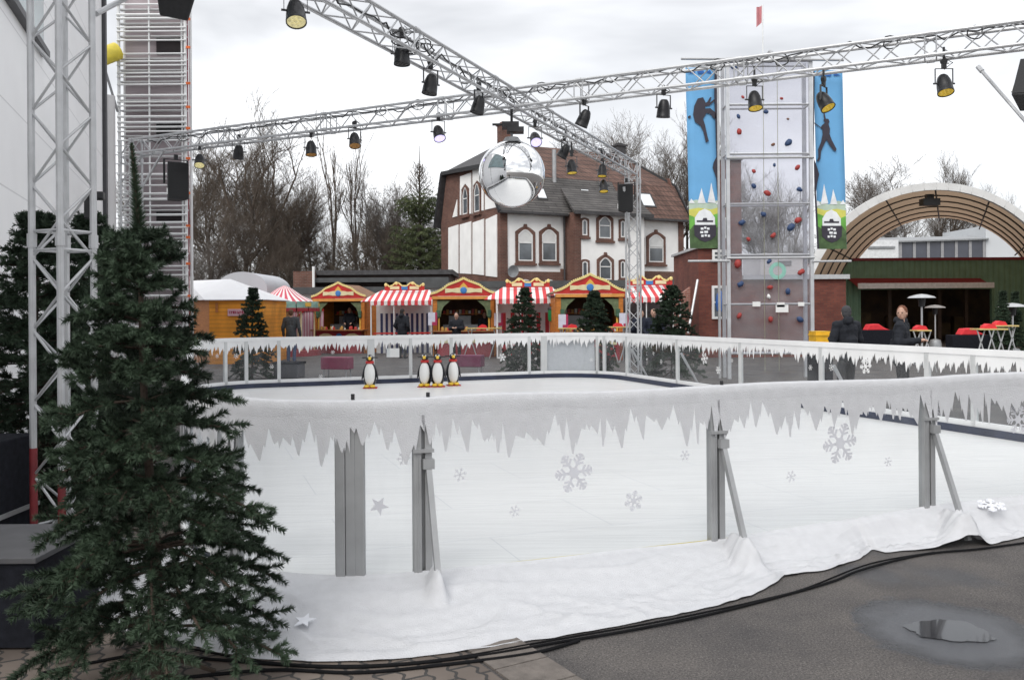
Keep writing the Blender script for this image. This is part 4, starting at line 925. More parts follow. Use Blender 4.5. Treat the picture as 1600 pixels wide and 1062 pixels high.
# skylights lying on the slope
def skyl(px, py, w_, h_, lower=True, nm='skylight'):
    n = (X(fb, 0) - X(fe, 0)).normalized(); o = F0 + hv * fe.y + Vector((0, 0, fe.z)); nw = (hv * n.y + Vector((0, 0, n.z))).cross(hu) * -1
    c = onplane(px, py, o, nw) - F0; lx = c.dot(hu); ly = c.dot(hv); P = Vector((lx, ly, c.z)); nl = Vector((0, -n.z, n.y))
    g = MB(); pts = [P + Vector((i * w_, 0, 0)) + n * (j * h_) + nl * .05 for i, j in ((-1, -1), (1, -1), (1, 1), (-1, 1))]; g.slab(pts, .08); s_ = H(g, nm, SLATE, rf)
    g = MB(); pts = [P + Vector((i * w_ * .78, 0, 0)) + n * (j * h_ * .8) + nl * .06 for i, j in ((-1, -1), (1, -1), (1, 1), (-1, 1))]; g.slab(pts, .02); H(g, 'pane', mat('sky_pane', (.75, .78, .8), .1, .0, .02, 2, spec=1), s_)
skyl(845, 303, .35, .45); skyl(916, 305, .33, .5); skyl(949, 308, .3, .5); skyl(1010, 313, .55, .6)
# satellite dish on the left wall
(x, z) = FX(796, 424); g = MB(); g.lathe([(.001, 0), (.2, .03), (.36, .09)], (x, -.4, z), 16, Matrix.Rotation(R(100), 3, 'X')); g.tube((x, -.38, z), (x, -.05, z - .2), .025, 6); H(g, 'satellite_dish', GREY_M, smooth=True)
# ================================================================== LOW BUILDINGS BEHIND THE STALLS
D = 42.5
def flatbox(name, p0, p1, d, dep, mt, label=None, cat=None, z0=0):
    a, b = W(*p0, d), W(*p1, d); g = MB(); g.bx(a.x, b.x, d, d + dep, z0, a.z); return g, a, b
g, a, b = flatbox('', (462, 455), (1094, 455), D, 4, WHITE)
zt = W(700, 450, D).z
root = thing('low_building', 'long low white building with a dark flat roof edge behind the stalls', 'building', (a.x, D, 0))
g = MB(); g.bx(a.x, b.x, D, D + 4, 0, zt); g.build('wall', mat('white_render', (.74, .74, .73), .9, 0, .06, 1), root, ws=True)
g = MB(); g.bx(a.x + 5.5, b.x + .1, D - .25, D + 4.2, zt, zt + .32); g.build('roof_edge', mat('roof_felt', (.075, .078, .08), .8, 0, .2, 3), root, ws=True)
g = MB(); g.bx(a.x - .1, a.x + 5.5, D - .25, D + 4.2, zt - .25, zt + .08); g.build('roof_edge', mat('roof_felt', (.075, .078, .08), .8, 0, .2, 3), root, ws=True)
D2 = 47
a, b = W(488, 423, D2), W(702, 425, D2); root = thing('shed', 'dark brown shed with a felt roof behind the low white building', 'shed', (a.x, D2, 0))
g = MB(); g.bx(a.x, b.x, D2, D2 + 5, 0, a.z - .25); g.build('wall', mat('shed_brown', (.07, .05, .045), .85, 0, .25, 2, .3, 20), root, ws=True)
g = MB(); g.bx(a.x - .2, b.x + .2, D2 - .3, D2 + 5.2, a.z - .25, a.z); g.build('roof', SLATE, root, ws=True)
g = MB(); z_ = W(600, 438, D2).z; g.bx(a.x + .3, b.x, D2 - .9, D2 - .0, z_ - .12, z_ + .12); g.build('lean_to_roof', mat('roof_felt', (.075, .078, .08)), root, ws=True)
a, b = W(458, 424, 46), W(489, 424, 46); root = thing('brick_store', 'small red-brown brick building with a white pipe left of the dark shed', 'building', (a.x, 46, 0))
g = MB(); g.bx(a.x, b.x, 46, 49, 0, a.z); g.build('wall', HBRICK, root, ws=True); g = MB(); g.tube((b.x + .05, 45.9, 0), (b.x + .05, 45.9, a.z + .25), .07, 8); g.build('pipe', WHITE, root, ws=True)
# ================================================================== STALLS
STR_RW = stripe_mat('red_white_stripes', (.62, .05, .06), (.8, .78, .77), .28, 0); STR_BW = stripe_mat('blue_white_stripes', (.04, .05, .14), (.78, .78, .78), .22, 0); STR_RC = stripe_mat('red_white_curtain', (.55, .04, .05), (.78, .76, .74), .34, 0, .45)
def stall(label, w_=2.4, dep=2.0, side=False):
    r = thing('market_stall', label, 'market stall'); h = w_ / 2
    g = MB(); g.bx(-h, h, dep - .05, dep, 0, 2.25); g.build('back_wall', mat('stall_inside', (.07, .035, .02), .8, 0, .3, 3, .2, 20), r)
    for s in (-1, 1): g = MB(); g.bx(s * h - .025, s * h + .025, .12, dep - .05, 0, 2.25); g.build('side_wall', WOOD_O, r)
    for s in (-1, 1):
        g = MB(); g.bx(s * (h - .08) - .08, s * (h - .08) + .08, -.02, .1, 0, 2.25); po = g.build('post', WOOD_O, r, bevel=.008)
        g = MB(); g.bx(s * (h - .22) - .03, s * (h - .22) + .03, .0, .06, 1.0, 1.7); g.build('slim_post', GOLD, po)
        g = MB(); pts = [(0, 0), (-.52, 0), (-.40, -.10), (-.24, -.24), (-.16, -.42), (-.14, -.62), (0, -.62)]; g.prism([((h - .16 + x) * s, 2.2 + z) for x, z in pts], (0, .03, 0), (1, 0, 0), (0, 0, 1), .04); g.build('corner_bracket', mat('bracket_green', (.14, .18, .09), .6, 0, .3, 9), r)
        g = MB(); g.box((s * (h - .2), -.03, 1.75), (.14, .1, .16)); g.ell((s * (h - .2), -.04, 1.6), (.08, .05, .09), 8); g.build('carving', GREENP, r)
    g = MB(); g.bx(-h - .04, h + .04, -.08, .02, 2.25, 2.37); g.build('fascia', mat('fascia_orange', (.68, .30, .07), .5, 0, .15, 6), r, bevel=.006)
    # gable board with a wavy outline
    top = [(-h - .08, 2.38), (-h - .08, 2.46), (-h * .86, 2.53), (-h * .7, 2.63), (-h * .52, 2.80), (-h * .34, 2.88), (-h * .16, 2.96), (0, 3.06)]
    outl = top + [(-x, z) for x, z in top[-2::-1]]
    g = MB(); g.prism(outl, (0, -.05, 0), (1, 0, 0), (0, 0, 1), .03); gb = g.build('gable_board', RED, r)
    g = MB()
    for (xa, za), (xb, zb) in zip(outl[1:-1], outl[2:-1]):
        n = max(1, int(math.hypot(xb - xa, zb - za) / .07)); g.bar((xa, -.07, za), (xb, -.07, zb), .05, .06)
        for i in range(n): t = (i + .5) / n; g.ell((xa + (xb - xa) * t, -.08, za + (zb - za) * t + .035), (.035, .03, .035), 6)
    g.build('scallop_edge', mat('edge_yellow', (.82, .68, .28), .5, 0, .06, 5), gb)
    g = MB(); g.prism([(-.72, 2.50), (-.45, 2.53), (-.25, 2.50), (.25, 2.50), (.45, 2.53), (.72, 2.50), (.72, 2.68), (.45, 2.66), (.25, 2.70), (-.25, 2.70), (-.45, 2.66), (-.72, 2.68)], (0, -.075, 0), (1, 0, 0), (0, 0, 1), .02); sb = g.build('scroll', CREAM, gb)
    g = MB(); g.prism([(-.17, 2.70), (.17, 2.70), (.1, 2.80), (0, 2.9), (-.1, 2.8)], (0, -.08, 0), (1, 0, 0), (0, 0, 1), .02); g.build('crown', GOLD, gb)
    g = MB(); g.lathe([(.001, .02), (.1, .015), (.13, 0)], (0, -.09, 2.6), 16, Matrix.Rotation(R(90), 3, 'X')); g.build('blue_boss', mat('boss_blue', (.05, .2, .5), .4), gb)
    # roof
    g = MB()
    for s in (-1, 1): g.slab([(0, -.02, 2.95), (0, dep + .1, 2.95), (s * (h + .12), dep + .1, 2.36), (s * (h + .12), -.02, 2.36)][::s], .05)
    g.build('roof', mat('stall_roof', (.22, .12, .07), .8, 0, .2, 4), r)
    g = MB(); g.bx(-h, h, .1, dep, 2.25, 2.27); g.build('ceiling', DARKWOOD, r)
    g = MB(); g.bx(-h - .05, h + .05, -.28, .25, .98, 1.03); g.build('counter', mat('counter_wood', (.3, .13, .05), .6, 0, .2, 5), r, bevel=.006)
    g = MB(); g.bx(-h + .02, h - .02, -.02, .04, 0, .98); fp = g.build('front_panel', REDW, r)
    g = MB()
    for x in (-.62, .62): g.prism([(x - .34, .55), (x + .34, .55), (x + .3, .78), (x + .12, .86), (x - .12, .86), (x - .3, .78)], (0, -.035, 0), (1, 0, 0), (0, 0, 1), .02)
    g.build('painted_scroll', CREAM, fp)
    g = MB(); g.lathe([(.001, .015), (.13, .012), (.15, 0)], (0, -.03, .72), 14, Matrix.Rotation(R(90), 3, 'X')); g.build('blue_boss', mat('boss_blue', (.05, .2, .5)), fp)
    rn = random.Random(17); gd = MB(); gc = MB(); gw = MB()
    for k in range(22):
        x = -h + .2 + (w_ - .4) * rn.random(); q_ = (gd, gc, gw)[k % 3]; s_ = rn.uniform(.03, .07); q_.lathe([(.001, 0), (s_, 0), (s_ * .9, s_ * 1.6), (s_ * .4, s_ * 2.2), (.001, s_ * 2.3)], (x, rn.uniform(-.12, .18), 1.03), 8)
    for k in range(14): x = -h + .3 + .13 * k; (gd, gc, gw)[k % 3].box((x, dep - .2, 1.75), (.09, .1, rn.uniform(.12, .25)))
    gd.build('goods', mat('goods_red', (.45, .04, .03), .5), r, smooth=True); gc.build('goods', mat('goods_amber', (.5, .28, .06), .5), r, smooth=True); gw.build('goods', mat('goods_white', (.6, .6, .56), .5), r, smooth=True)
    g = MB(); g.bx(-h + .2, h - .2, dep - .3, dep - .05, 1.66, 1.69); g.build('shelf', WOOD_O, r)
    g = MB(); g.bx(-.9, .5, 1.0, 1.5, .9, 1.25); g.bx(-.7, .2, 1.5, 1.7, 1.1, 1.6); g.build('equipment', GREY_M, r)
    return r
st = stall('x'); specs = ((530, 37.5, -14, 'red gabled stall standing leftmost beside the children’s carousel with a brown side wall showing'), (725, 33.7, 0, 'middle red gabled stall with a dark figure standing at its counter'), (922, 30.8, 4, 'rightmost red gabled stall half hidden by a small fir tree'))
for i, (px, d, rz, lab) in enumerate(specs):
    o = st if i == 0 else copy_tree(st); p = W(px, 520, d); o.location = (p.x, d, 0); o.rotation_euler = (0, 0, R(rz)); o['label'] = lab.replace('’', "'"); o['group'] = 'red gabled market stalls'
def awning(label, cur, w_=2.7, crest=True, back=None, aw=None):
    r = thing('awning_stall', label, 'awning stall'); h = w_ / 2
    g = MB(); g.bx(-h, h, 1.5, 1.56, 0, 2.6); g.build('back_wall', back or WHITE, r)
    g = MB(); g.bx(-h + .1, h - .1, 1.35, 1.38, 0, 1.75); g.build('curtain', cur, r)
    sm = aw or STR_RW
    g = MB(); n = 1
    g.slab([(-h, -.25, 2.28), (h, -.25, 2.28), (h - .25, 1.5, 2.78), (-h + .25, 1.5, 2.78)], .03)
    g.slab([(-h - .45, .2, 2.28), (-h, -.25, 2.28), (-h + .25, 1.5, 2.78)], .03); a = g.build('awning', sm, r)
    g = MB(); nb = int(w_ / .14)
    for i in range(nb):
        x0 = -h + w_ * i / nb; x1 = -h + w_ * (i + 1) / nb; xm = (x0 + x1) / 2
        g.prism([(x0, 2.12), (xm - .03, 2.085), (xm + .03, 2.085), (x1, 2.12), (x1, 2.28), (x0, 2.28)], (0, -.262, 0), (1, 0, 0), (0, 0, 1), .012)
    g.build('valance', sm, a)
    for s in (-1, 1): g = MB(); g.tube((s * (h - .05), -.2, 0), (s * (h - .05), -.2, 2.27), .03, 8); g.build('post', WHITE_METAL, r, smooth=True)
    g = MB(); g.tube((-.3, -.2, 0), (-.3, -.2, 2.27), .02, 8); g.build('post', WHITE_METAL, r, smooth=True)
    g = MB(); g.bx(-h + .1, h - .1, -.1, .5, .88, .93); g.build('counter', RED, r)
    if crest:
        P = [(-.85, 2.75), (.85, 2.75), (.85, 3.0), (.72, 3.0), (.66, 2.92), (.5, 2.98), (.38, 3.1), (.25, 3.08), (.1, 2.95), (-.1, 2.95), (-.25, 3.08), (-.38, 3.1), (-.5, 2.98), (-.66, 2.92), (-.72, 3.0), (-.85, 3.0)]
        g = MB(); g.prism(P, (0, 1.0, 0), (1, 0, 0), (0, 0, 1), .04); cb = g.build('crest_board', RED, r)
        g = MB()
        for (xa, za), (xb, zb) in zip(P[2:], P[3:] + P[:0]): g.bar((xa, .965, za), (xb, .965, zb), .05, .06)
        for x in (-.8, -.35, .35, .8): g.ell((x, .96, 3.06 if abs(x) < .5 else 3.0), (.07, .04, .08), 8)
        g.build('gold_trim', mat('edge_yellow', (.82, .68, .28)), cb)
        g = MB(); g.bx(-.62, -.22, .95, .975, 2.8, 2.93); g.bx(.22, .62, .95, .975, 2.8, 2.93); g.build('cream_field', CREAM, cb)
        g = MB(); g.bx(-.13, .13, .945, .975, 2.78, 2.94); g.build('blue_field', mat('boss_blue', (.05, .2, .5)), cb)
    return r
for (px, d, wd, cur, lab) in ((628, 36.0, 2.6, STR_BW, 'red striped awning stall with a blue striped curtain between the first two gabled stalls'), (826, 32.6, 2.45, STR_RC, 'red striped awning stall with red striped curtains behind the middle fir tree'), (1022, 31.0, 1.9, None, 'red striped awning stall behind the two men in dark coats')):
    cur = cur or mat('grey_curtain', (.12, .12, .13), .9)
    o = awning(lab, cur, wd, back=mat('grey_back', (.2, .2, .21), .9) if px == 1022 else None); p = W(px, 520, d); o.location = (p.x, d, 0); o['group'] = 'striped awning stalls'; o.scale = (1, 1, .98)
p = W(594, 520, 39); g = MB(); g.bx(p.x - .75, p.x + .95, 39, 39.1, 0, 2.1)
for i in range(3): g.bx(p.x - .75 + .8 * i, p.x - .7 + .8 * i, 38.94, 39, 0, 2.12)
tag(g.build('wooden_partition', WOOD_O, loc=(p.x, 39, 0)), 'orange brown wooden partition right of the leftmost red stall', 'partition')
p = W(862, 490, 32.2); r = thing('waste_bin', 'green bottle bin fixed to the white wall right of the middle fir tree', 'bin', tuple(p)); g = MB(); g.lathe([(.001, -.28), (.11, -.28), (.14, -.2), (.14, .16), (.09, .2), (.001, .2)], (0, 0, 0), 16); g.build('tub', mat('bin_green', (.01, .2, .06), .4), r, smooth=True); g = MB(); g.lathe([(.15, .14), (.15, .2), (.1, .26), (.001, .28)], (0, 0, 0), 16); g.build('lid', BLACK, r, smooth=True)
# posters beside the stalls
for (px, py, d, lab) in ((675, 498, 33.4, 'white and magenta price board left of the middle gabled stall'), (778, 499, 33.4, 'white and magenta price board right of the middle gabled stall'), (879, 502, 30.4, 'white and red price board left of the rightmost gabled stall'), (974, 500, 30.4, 'white price board right of the rightmost gabled stall')):
    c = W(px, py, d); r = thing('price_board', lab, 'board', tuple(c), R(12), 'price boards beside the gabled stalls'); g = MB(); g.bx(-.15, .12, -.01, .01, -.25, .25); g.build('sheet', mat('board_lilac', (.66, .66, .76), .5), r); g = MB(); g.bx(.12, .2, -.01, .01, -.25, .25); g.bx(0, .12, -.02, -.012, -.25, -.12); g.build('border', mat('board_magenta', (.45, .03, .1), .5), r); g = MB(); g.tube((0, .03, -c.z + .25 - .25), (0, .03, .2), .015, 6); g.build('stick', GREY_M, r)
# carousel
p = W(445, 520, 36); r = thing('carousel', "children's carousel with a pink striped pointed roof between the cabin and the first stall", 'carousel', (p.x, 36, 0))
STR_C = mat('cone_stripes', (.7, .1, .14), .8)
t_, b_ = nodes_of(STR_C); tcn = t_.nodes.new('ShaderNodeTexCoord'); gr = t_.nodes.new('ShaderNodeSeparateXYZ'); t_.links.new(tcn.outputs['Object'], gr.inputs[0])
at = t_.nodes.new('ShaderNodeMath'); at.operation = 'ARCTAN2'; t_.links.new(gr.outputs[1], at.inputs[0]); t_.links.new(gr.outputs[0], at.inputs[1])
m1 = t_.nodes.new('ShaderNodeMath'); m1.operation = 'MULTIPLY'; m1.inputs[1].default_value = 24 / (2 * math.pi); t_.links.new(at.outputs[0], m1.inputs[0])
m2 = t_.nodes.new('ShaderNodeMath'); m2.operation = 'FRACT'; m3 = t_.nodes.new('ShaderNodeMath'); m3.operation = 'ADD'; m3.inputs[1].default_value = 40; t_.links.new(m1.outputs[0], m3.inputs[0]); t_.links.new(m3.outputs[0], m2.inputs[0])
m4 = t_.nodes.new('ShaderNodeMath'); m4.operation = 'GREATER_THAN'; m4.inputs[1].default_value = .5; t_.links.new(m2.outputs[0], m4.inputs[0])
mxr = t_.nodes.new('ShaderNodeMixRGB'); mxr.inputs[1].default_value = (.62, .09, .13, 1); mxr.inputs[2].default_value = (.8, .77, .76, 1); t_.links.new(m4.outputs[0], mxr.inputs[0]); t_.links.new(mxr.outputs[0], b_.inputs['Base Color'])
g = MB(); g.lathe([(1.35, 2.15), (.7, 2.5), (.3, 2.78), (.05, 2.9)], (0, 0, 0), 24); g.build('canopy', STR_C, r)
g = MB()
for k in range(16):
    t = k * math.pi / 8; g.box((1.36 * math.cos(t), 1.36 * math.sin(t), 2.1), (.04, .5, .26), t)
rm = g.build('rim_board', mat('rim_teal', (.25, .42, .36), .5, 0, .3, 4), r)
g = MB()
for k in range(16):
    t = k * math.pi / 8; g.box((1.39 * math.cos(t), 1.39 * math.sin(t), 1.9), (.03, .5, .14), t)
g.build('red_band', REDW, rm); g = MB()
for k in range(8):
    t = k * math.pi / 4 + .2; g.box((1.4 * math.cos(t), 1.4 * math.sin(t), 2.1), (.03, .3, .16), t)
g.build('gold_panel', GOLD, rm)
for k in range(6):
    t = k * math.pi / 3 + .3; g = MB(); g.tube((1.2 * math.cos(t), 1.2 * math.sin(t), .2), (1.2 * math.cos(t), 1.2 * math.sin(t), 2), .035, 8); g.build('pole', CREAM, r, smooth=True)
g = MB(); g.lathe([(1.5, 0), (1.5, .22), (.1, .22)], (0, 0, 0), 24); g.build('platform', REDW, r); g = MB(); g.lathe([(.3, .2), (.35, 1.2), (.3, 2.1)], (0, 0, 0), 12); g.build('centre_column', CREAM, r, smooth=True)
# striped pink fence panels right of the carousel
p = W(470, 505, 37.8); r = thing('striped_screen', 'pink and white striped screen with a red rail left of the first gabled stall', 'screen', (p.x, 37.8, 0)); g = MB(); g.bx(-.6, 1.0, 0, .04, 0, 1.85); g.build('cloth', stripe_mat('pink_stripes', (.55, .25, .33), (.72, .6, .65), .12, 0), r); g = MB(); g.bar((-.62, -.03, 1.9), (1.02, -.03, 1.9), .06, .1); g.bar((-.6, -.03, 1.2), (.2, -.03, 1.9), .05, .05); g.build('rail', RED, r)
# cabin at the left and arch tent behind it
p0, p1, pc_ = W(293, 520, 31), W(327, 520, 30), W(412, 520, 30)
r = thing('wooden_cabin', 'orange wooden cabin with a white tarpaulin roof and a small pink sign at the left', 'cabin', (p1.x, 30, 0))
PLK = brick_mat('cabin_planks', (.70, .27, .02), (.78, .32, .03), (.36, .14, .02), 4, .14, .6, 'x', .006, .4)
zt = W(370, 468, 30).z
g = MB(); g.bx(p1.x, pc_.x, 30, 33, 0, zt); g.build('wall', PLK, r, ws=True)
g = MB(); g.slab([(p1.x, 30.01, 0), (p1.x, 30.01, zt), (p1.x - 2.6, 33.5, zt), (p1.x - 2.6, 33.5, 0)], .05); g.build('side_wall', mat('side_brown', (.42, .16, .045), .7, 0, .15, 3, stretch=(1, 1, 6)), r, ws=True)
g = MB(); zr = W(340, 436, 31.5).z; a, b = Vector((p1.x - .1, 29.85, zt + .0)), Vector((pc_.x + .1, 29.85, zt)); c_, d_ = Vector((W(360, 436, 31.5).x, 31.5, zr)), Vector((W(292, 436, 33).x, 33, zr))
g.slab([a, b, c_, d_], .03); g.slab([b, Vector((pc_.x + .1, 33.2, zt)), c_], .03); g.slab([d_, Vector((p1.x - 2.8, 33.5, zt)), a], .03); g.slab([c_, Vector((pc_.x + .1, 33.2, zt)), Vector((p1.x - 2.8, 33.9, zt)), d_], .03); g.build('tarpaulin_roof', mat('tarpaulin', (.8, .8, .81), .6, 0, .03, 2, .1, 8), r, ws=True, smooth=True)
c_ = W(375, 488, 29.95); g = MB(); g.bx(c_.x - .42, c_.x + .42, 29.93, 29.99, c_.z - .12, c_.z + .12); sg = g.build('sign', mat('sign_pink', (.62, .38, .42), .5), r, ws=True)
g = MB(); rn = random.Random(3)
x = c_.x - .36
while x < c_.x + .34:
    w_ = rn.uniform(.03, .06); g.bx(x, x + w_ * .35, 29.915, 29.93, c_.z - .04, c_.z + .05); g.bx(x, x + w_, 29.915, 29.93, c_.z + rn.choice((-.04, .0, .04)), c_.z + .05 - rn.choice((0, .04))); x += w_ + .025
g.build('lettering', mat('sign_red', (.4, .02, .08), .5), sg, ws=True)
g = MB(); g.bx(W(337, 470, 30).x, W(341, 470, 30).x, 29.96, 29.99, W(337, 488, 30).z, zt - .1); g.build('door_post', mat('side_brown', (.42, .16, .045)), r, ws=True)
r = thing('arch_tent', 'pale grey tunnel tent behind the wooden cabin', 'tent', tuple(W(378, 520, 37))); cc = W(378, 450, 37); pts = []
R_ = 34 * 37 / F
for i in range(21):
    t = math.pi * i / 20; pts.append((cc.x + R_ * math.cos(t) * 1.15, cc.z + R_ * .75 * math.sin(t)))
pts += [(pts[-1][0], 0), (pts[0][0], 0)]; g = MB(); g.prism([(x, z) for x, z in pts], (0, 39, 0), (1, 0, 0), (0, 0, 1), 4); g.build('tarpaulin', mat('tent_grey', (.5, .51, .54), .7, 0, .05, 1), r, ws=True)
# ================================================================== LEFT SIDE: hall, scaffold, pole
r = thing('white_hall', 'tall white panelled hall wall with a dark-edged glass strip at the left edge', 'hall', (-5.5, 8, 0))
HALLM = brick_mat('hall_panels', (.88, .88, .885), (.885, .885, .89), (.68, .68, .69), 30, 1.15, .6, 'x', .012, .15)
for nd in HALLM.node_tree.nodes:
    if nd.type == 'MAP_RANGE': nd.inputs[3].default_value = .985; nd.inputs[4].default_value = 1.03
hp = [Vector((-2.9 - .35 * (y - 2) - .5 + -0.0, y, 0)) for y in (2, 22)]
def hx(y): return -10.4 - .35 * (y - 22)
g = MB(); g.slab([(hx(3), 3, 0), (hx(22), 22, 0), (hx(22), 22, 14), (hx(3), 3, 14)], .3); g.slab([(hx(22), 22, 0), (hx(22) - 9, 24, 0), (hx(22) - 9, 24, 14), (hx(22), 22, 14)], .3); g.build('wall', HALLM, r, ws=True)
# glass strip: lower edge passes photo pixels (12,0) and (50,70)
hn = Vector((1, .35, 0)).normalized(); ho = Vector((hx(3), 3, 0))
q1, q2 = onplane(8, 0, ho, hn), onplane(52, 72, ho, hn); zz = (q1.z + q2.z) / 2
g = MB(); q9 = onplane(66, 80, ho, hn); ye = q9.y; g.slab([(hx(4) + .03, 4, zz + .12), (hx(ye) + .03, ye, zz + .12), (hx(ye) + .03, ye, 13.5), (hx(4) + .03, 4, 13.5)], .04); g.build('glazing', mat('hall_glass', (.22, .30, .31), .15, 0, .15, .6, spec=.8), r, ws=True)
g = MB(); g.bar((hx(4) + .05, 4, zz + .06), (hx(ye) + .05, ye, zz + .06), .14, .1); g.build('edge_strip', mat('edge_grey', (.06, .06, .065), .5), r, ws=True); g = MB(); g.bar((hx(22) + .06, 22.0, 0), (hx(22) + .06, 22.0, 14), .09, .09); g.build('edge_strip', mat('edge_grey', (.06, .06, .065), .5), r, ws=True)
# scaffold tower
D = 27; xa, xb = W(187, 300, D).x, W(291, 300, D).x; zt = 13.2
r = thing('scaffold_tower', 'tall scaffold tower with grey-pink boards and white rails at the left', 'scaffold', (xa, D, 0))
for x in (xa, xb):
    for y in (D, D + .42): g = MB(); g.tube((x, y, 0), (x, y, zt), .05, 8); g.build('upright', WHITE_METAL, r, ws=True, smooth=True)
g = MB(); g.tube((xa + (xb - xa) * .46, D - .02, 3.4), (xa + (xb - xa) * .46, D - .02, zt), .03, 8); g.tube((xb - .13, D + .05, 0), (xb - .13, D + .05, zt), .03, 8); g.build('upright', WHITE_METAL, r, ws=True, smooth=True)
g = MB(); g.bx(xa + .1, xb - .12, D + .25, D + .4, 0, zt); g.build('board_cladding', mat('scaffold_boards', (.36, .31, .325), .8, 0, .12, 1.2, stretch=(1, 1, 8)), r, ws=True)
g = MB(); g.bx(xb - .11, xb - .05, D + .3, D + .38, 0, zt); g.build('red_strip', mat('scaffold_red', (.25, .05, .07), .8), r, ws=True)
for (ya, yb) in ((53, 82), (190, 207), (330, 344)): a, b = W(240, ya, D), W(283, yb, D); g = MB(); g.bx(a.x, b.x, D + .2, D + .26, b.z, a.z); g.build('opening', mat('opening_dark', (.025, .02, .022), .9), r, ws=True)
g = MB(); ys = [8, 24, 30, 44, 50, 64, 85, 97, 103, 115, 121, 133, 150, 160, 166, 183, 192, 199, 206, 220, 238, 256, 273, 290, 303, 312, 322, 336, 348, 356, 366, 378, 390, 402, 416, 430, 446, 462, 478, 495, 510]
for y in ys: z = W(240, y, D).z; g.tube((xa - .03, D - .06, z), (xb + .05, D - .06, z + .0), .028 if y % 3 else .04, 6)
for y in ys[::2]: z = W(240, y, D).z - .12; g.bx(xa, xb, D + .02, D + .2, z - .015, z + .015)
g.build('rail', WHITE_METAL, r, ws=True)
g = MB()
for y in (131, 168, 201, 248, 302, 353, 371, 31, 75, 412, 462): c = W(292, y, D); g.box(c + Vector((.06, -.05, 0)), (.12, .06, .07))
g.build('orange_cap', mat('cap_orange', (.75, .15, .03), .5), r, ws=True)
# side ladder
g = MB(); xl = W(203, 300, D - .3).x
for x in (xa - .05, xl): g.tube((x, D - .3, 3.5), (x, D - .3, 7.2), .028, 6)
for k in range(13): g.tube((xa - .05, D - .3, 3.6 + .28 * k), (xl, D - .3, 3.6 + .28 * k), .018, 6)
g.build('ladder', WHITE_METAL, r, ws=True)
c0 = W(173, 520, 26); r = thing('white_mast', 'thick white vertical duct standing between the hall and the scaffold', 'duct', (c0.x, 26, 0)); g = MB(); zt = W(173, 150, 26).z; g.tube((c0.x, 26, 0), (c0.x, 26, zt), .17, 16); g.build('pipe', mat('duct_white', (.66, .65, .65), .5, 0, .05, 1), r, ws=True, smooth=True)
g = MB()
for y in (122, 149, 161, 188, 196, 216, 300, 320): z = W(173, y, 25.9).z; g.tube((c0.x - .2, 25.75, z), (xa + .05, 25.9, z), .022, 6)
g.build('tie_bar', GREY_M, r, ws=True)
g = MB(); g.tube(W(160, 95, 25.5), W(184, 175, 26.2), .04, 6); tag(g.build('stay_rod', GREY_M, loc=tuple(W(160, 95, 25.5))), 'thin grey slanting rod between the hall edge and the scaffold', 'rod')
a, b = W(150, 93, 26.4), W(183, 80, 26.9); g = MB(); g.tube(a, b, .27, 20); tag(g.build('yellow_slide_tube', mat('tube_yellow', (.8, .65, .07), .4), loc=tuple(a), smooth=True), 'short yellow tube sticking out behind the near lattice tower', 'tube')
# flight case in the dark corner behind the foreground tree
r = thing('flight_case', 'dark equipment case behind the big fir tree at the lower left edge', 'case', (-4.0, 6.3, 0)); g = MB(); g.bx(-.55, .35, -.3, .3, .08, .85); g.build('box', BLACK_CLOTH, r, bevel=.01); g = MB(); g.bx(-.57, .37, -.32, .32, .3, .33); g.build('metal_edge', ALU_DULL, r)
for x in (-.45, .25):
    g = MB(); g.tube((x, -.2, .04), (x + .04, -.2, .04), .04, 12); g.build('castor', BLACK, r)
r = thing('stage_platform', 'low black stage platform with grey top behind the fir branches at lower left', 'stage platform', (-3.0, 4.85, 0)); g = MB(); g.bx(-.9, .50, -.35, .35, .02, .46); g.build('skirting', BLACK_CLOTH, r); g = MB(); g.bx(-.92, .52, -.37, .37, .46, .49); g.build('deck', mat('deck_grey', (.075, .075, .08), .8, 0, .15, 6), r, bevel=.004)
# ================================================================== CLIMBING TOWER
D = 22.0; r = thing('climbing_tower', 'tall transparent climbing tower with red and blue holds between two blue banners', 'climbing tower', (W(1200, 520, D).x, D, 0))
xl, xr = W(1139, 520, D).x, W(1269, 520, D).x; zt = W(1196, 92, D).z
for x in (xl, xr):
    for y in (D, D + .5):
        g = MB(); g.bx(x - .045, x + .045, y - .045, y + .045, 0, zt); 
        g.build('upright', mat('tower_alu', (.55, .56, .58), .4, .5, .1, 5), r, ws=True, bevel=.006)
for x in (xl - .16,): 
    g = MB(); g.bx(x - .03, x + .03, D + .3, D + .36, 0, zt - .1); g.build('upright', ALU, r, ws=True)
rows = [95, 163, 240, 318, 398, 475, 552]
TP = glass_mat('tower_panel', (.80, .80, .835), .11, .6)
for (ya, yb) in zip(rows[:-1], rows[1:]):
    za, zb = W(1200, ya, D).z, W(1200, yb, D).z; g = MB(); g.bx(xl + .06, xr - .06, D - .006, D + .006, zb + .03, za - .03); g.build('clear_panel', TP, r, ws=True)
g = MB()
CBM = lambda: g.build('crossbar', ALU, r, ws=True, smooth=True)
for y in rows: z = W(1200, y, D).z; g = MB(); g.tube((xl, D + .05, z), (xr, D + .05, z), .028, 8); CBM(); g = MB(); g.tube((xl, D + .5, z), (xr, D + .5, z), .025, 8); CBM()
for y in (247, 403): z = W(1200, y, D).z; g = MB(); g.tube((xl - .05, D - .06, z), (xr + .05, D - .06, z), .03, 8); CBM()
for y in (163, 240, 318, 398, 475): 
    z = W(1200, y, D).z
    for x in (xl, xr): g = MB(); g.tube((x, D, z), (x, D + .5, z), .02, 6); CBM()
g = MB()
for x in (1193, 1215): c = W(x, 300, D); g.tube((c.x, D - .03, W(x, 95, D).z), (c.x, D - .03, .2), .007, 5)
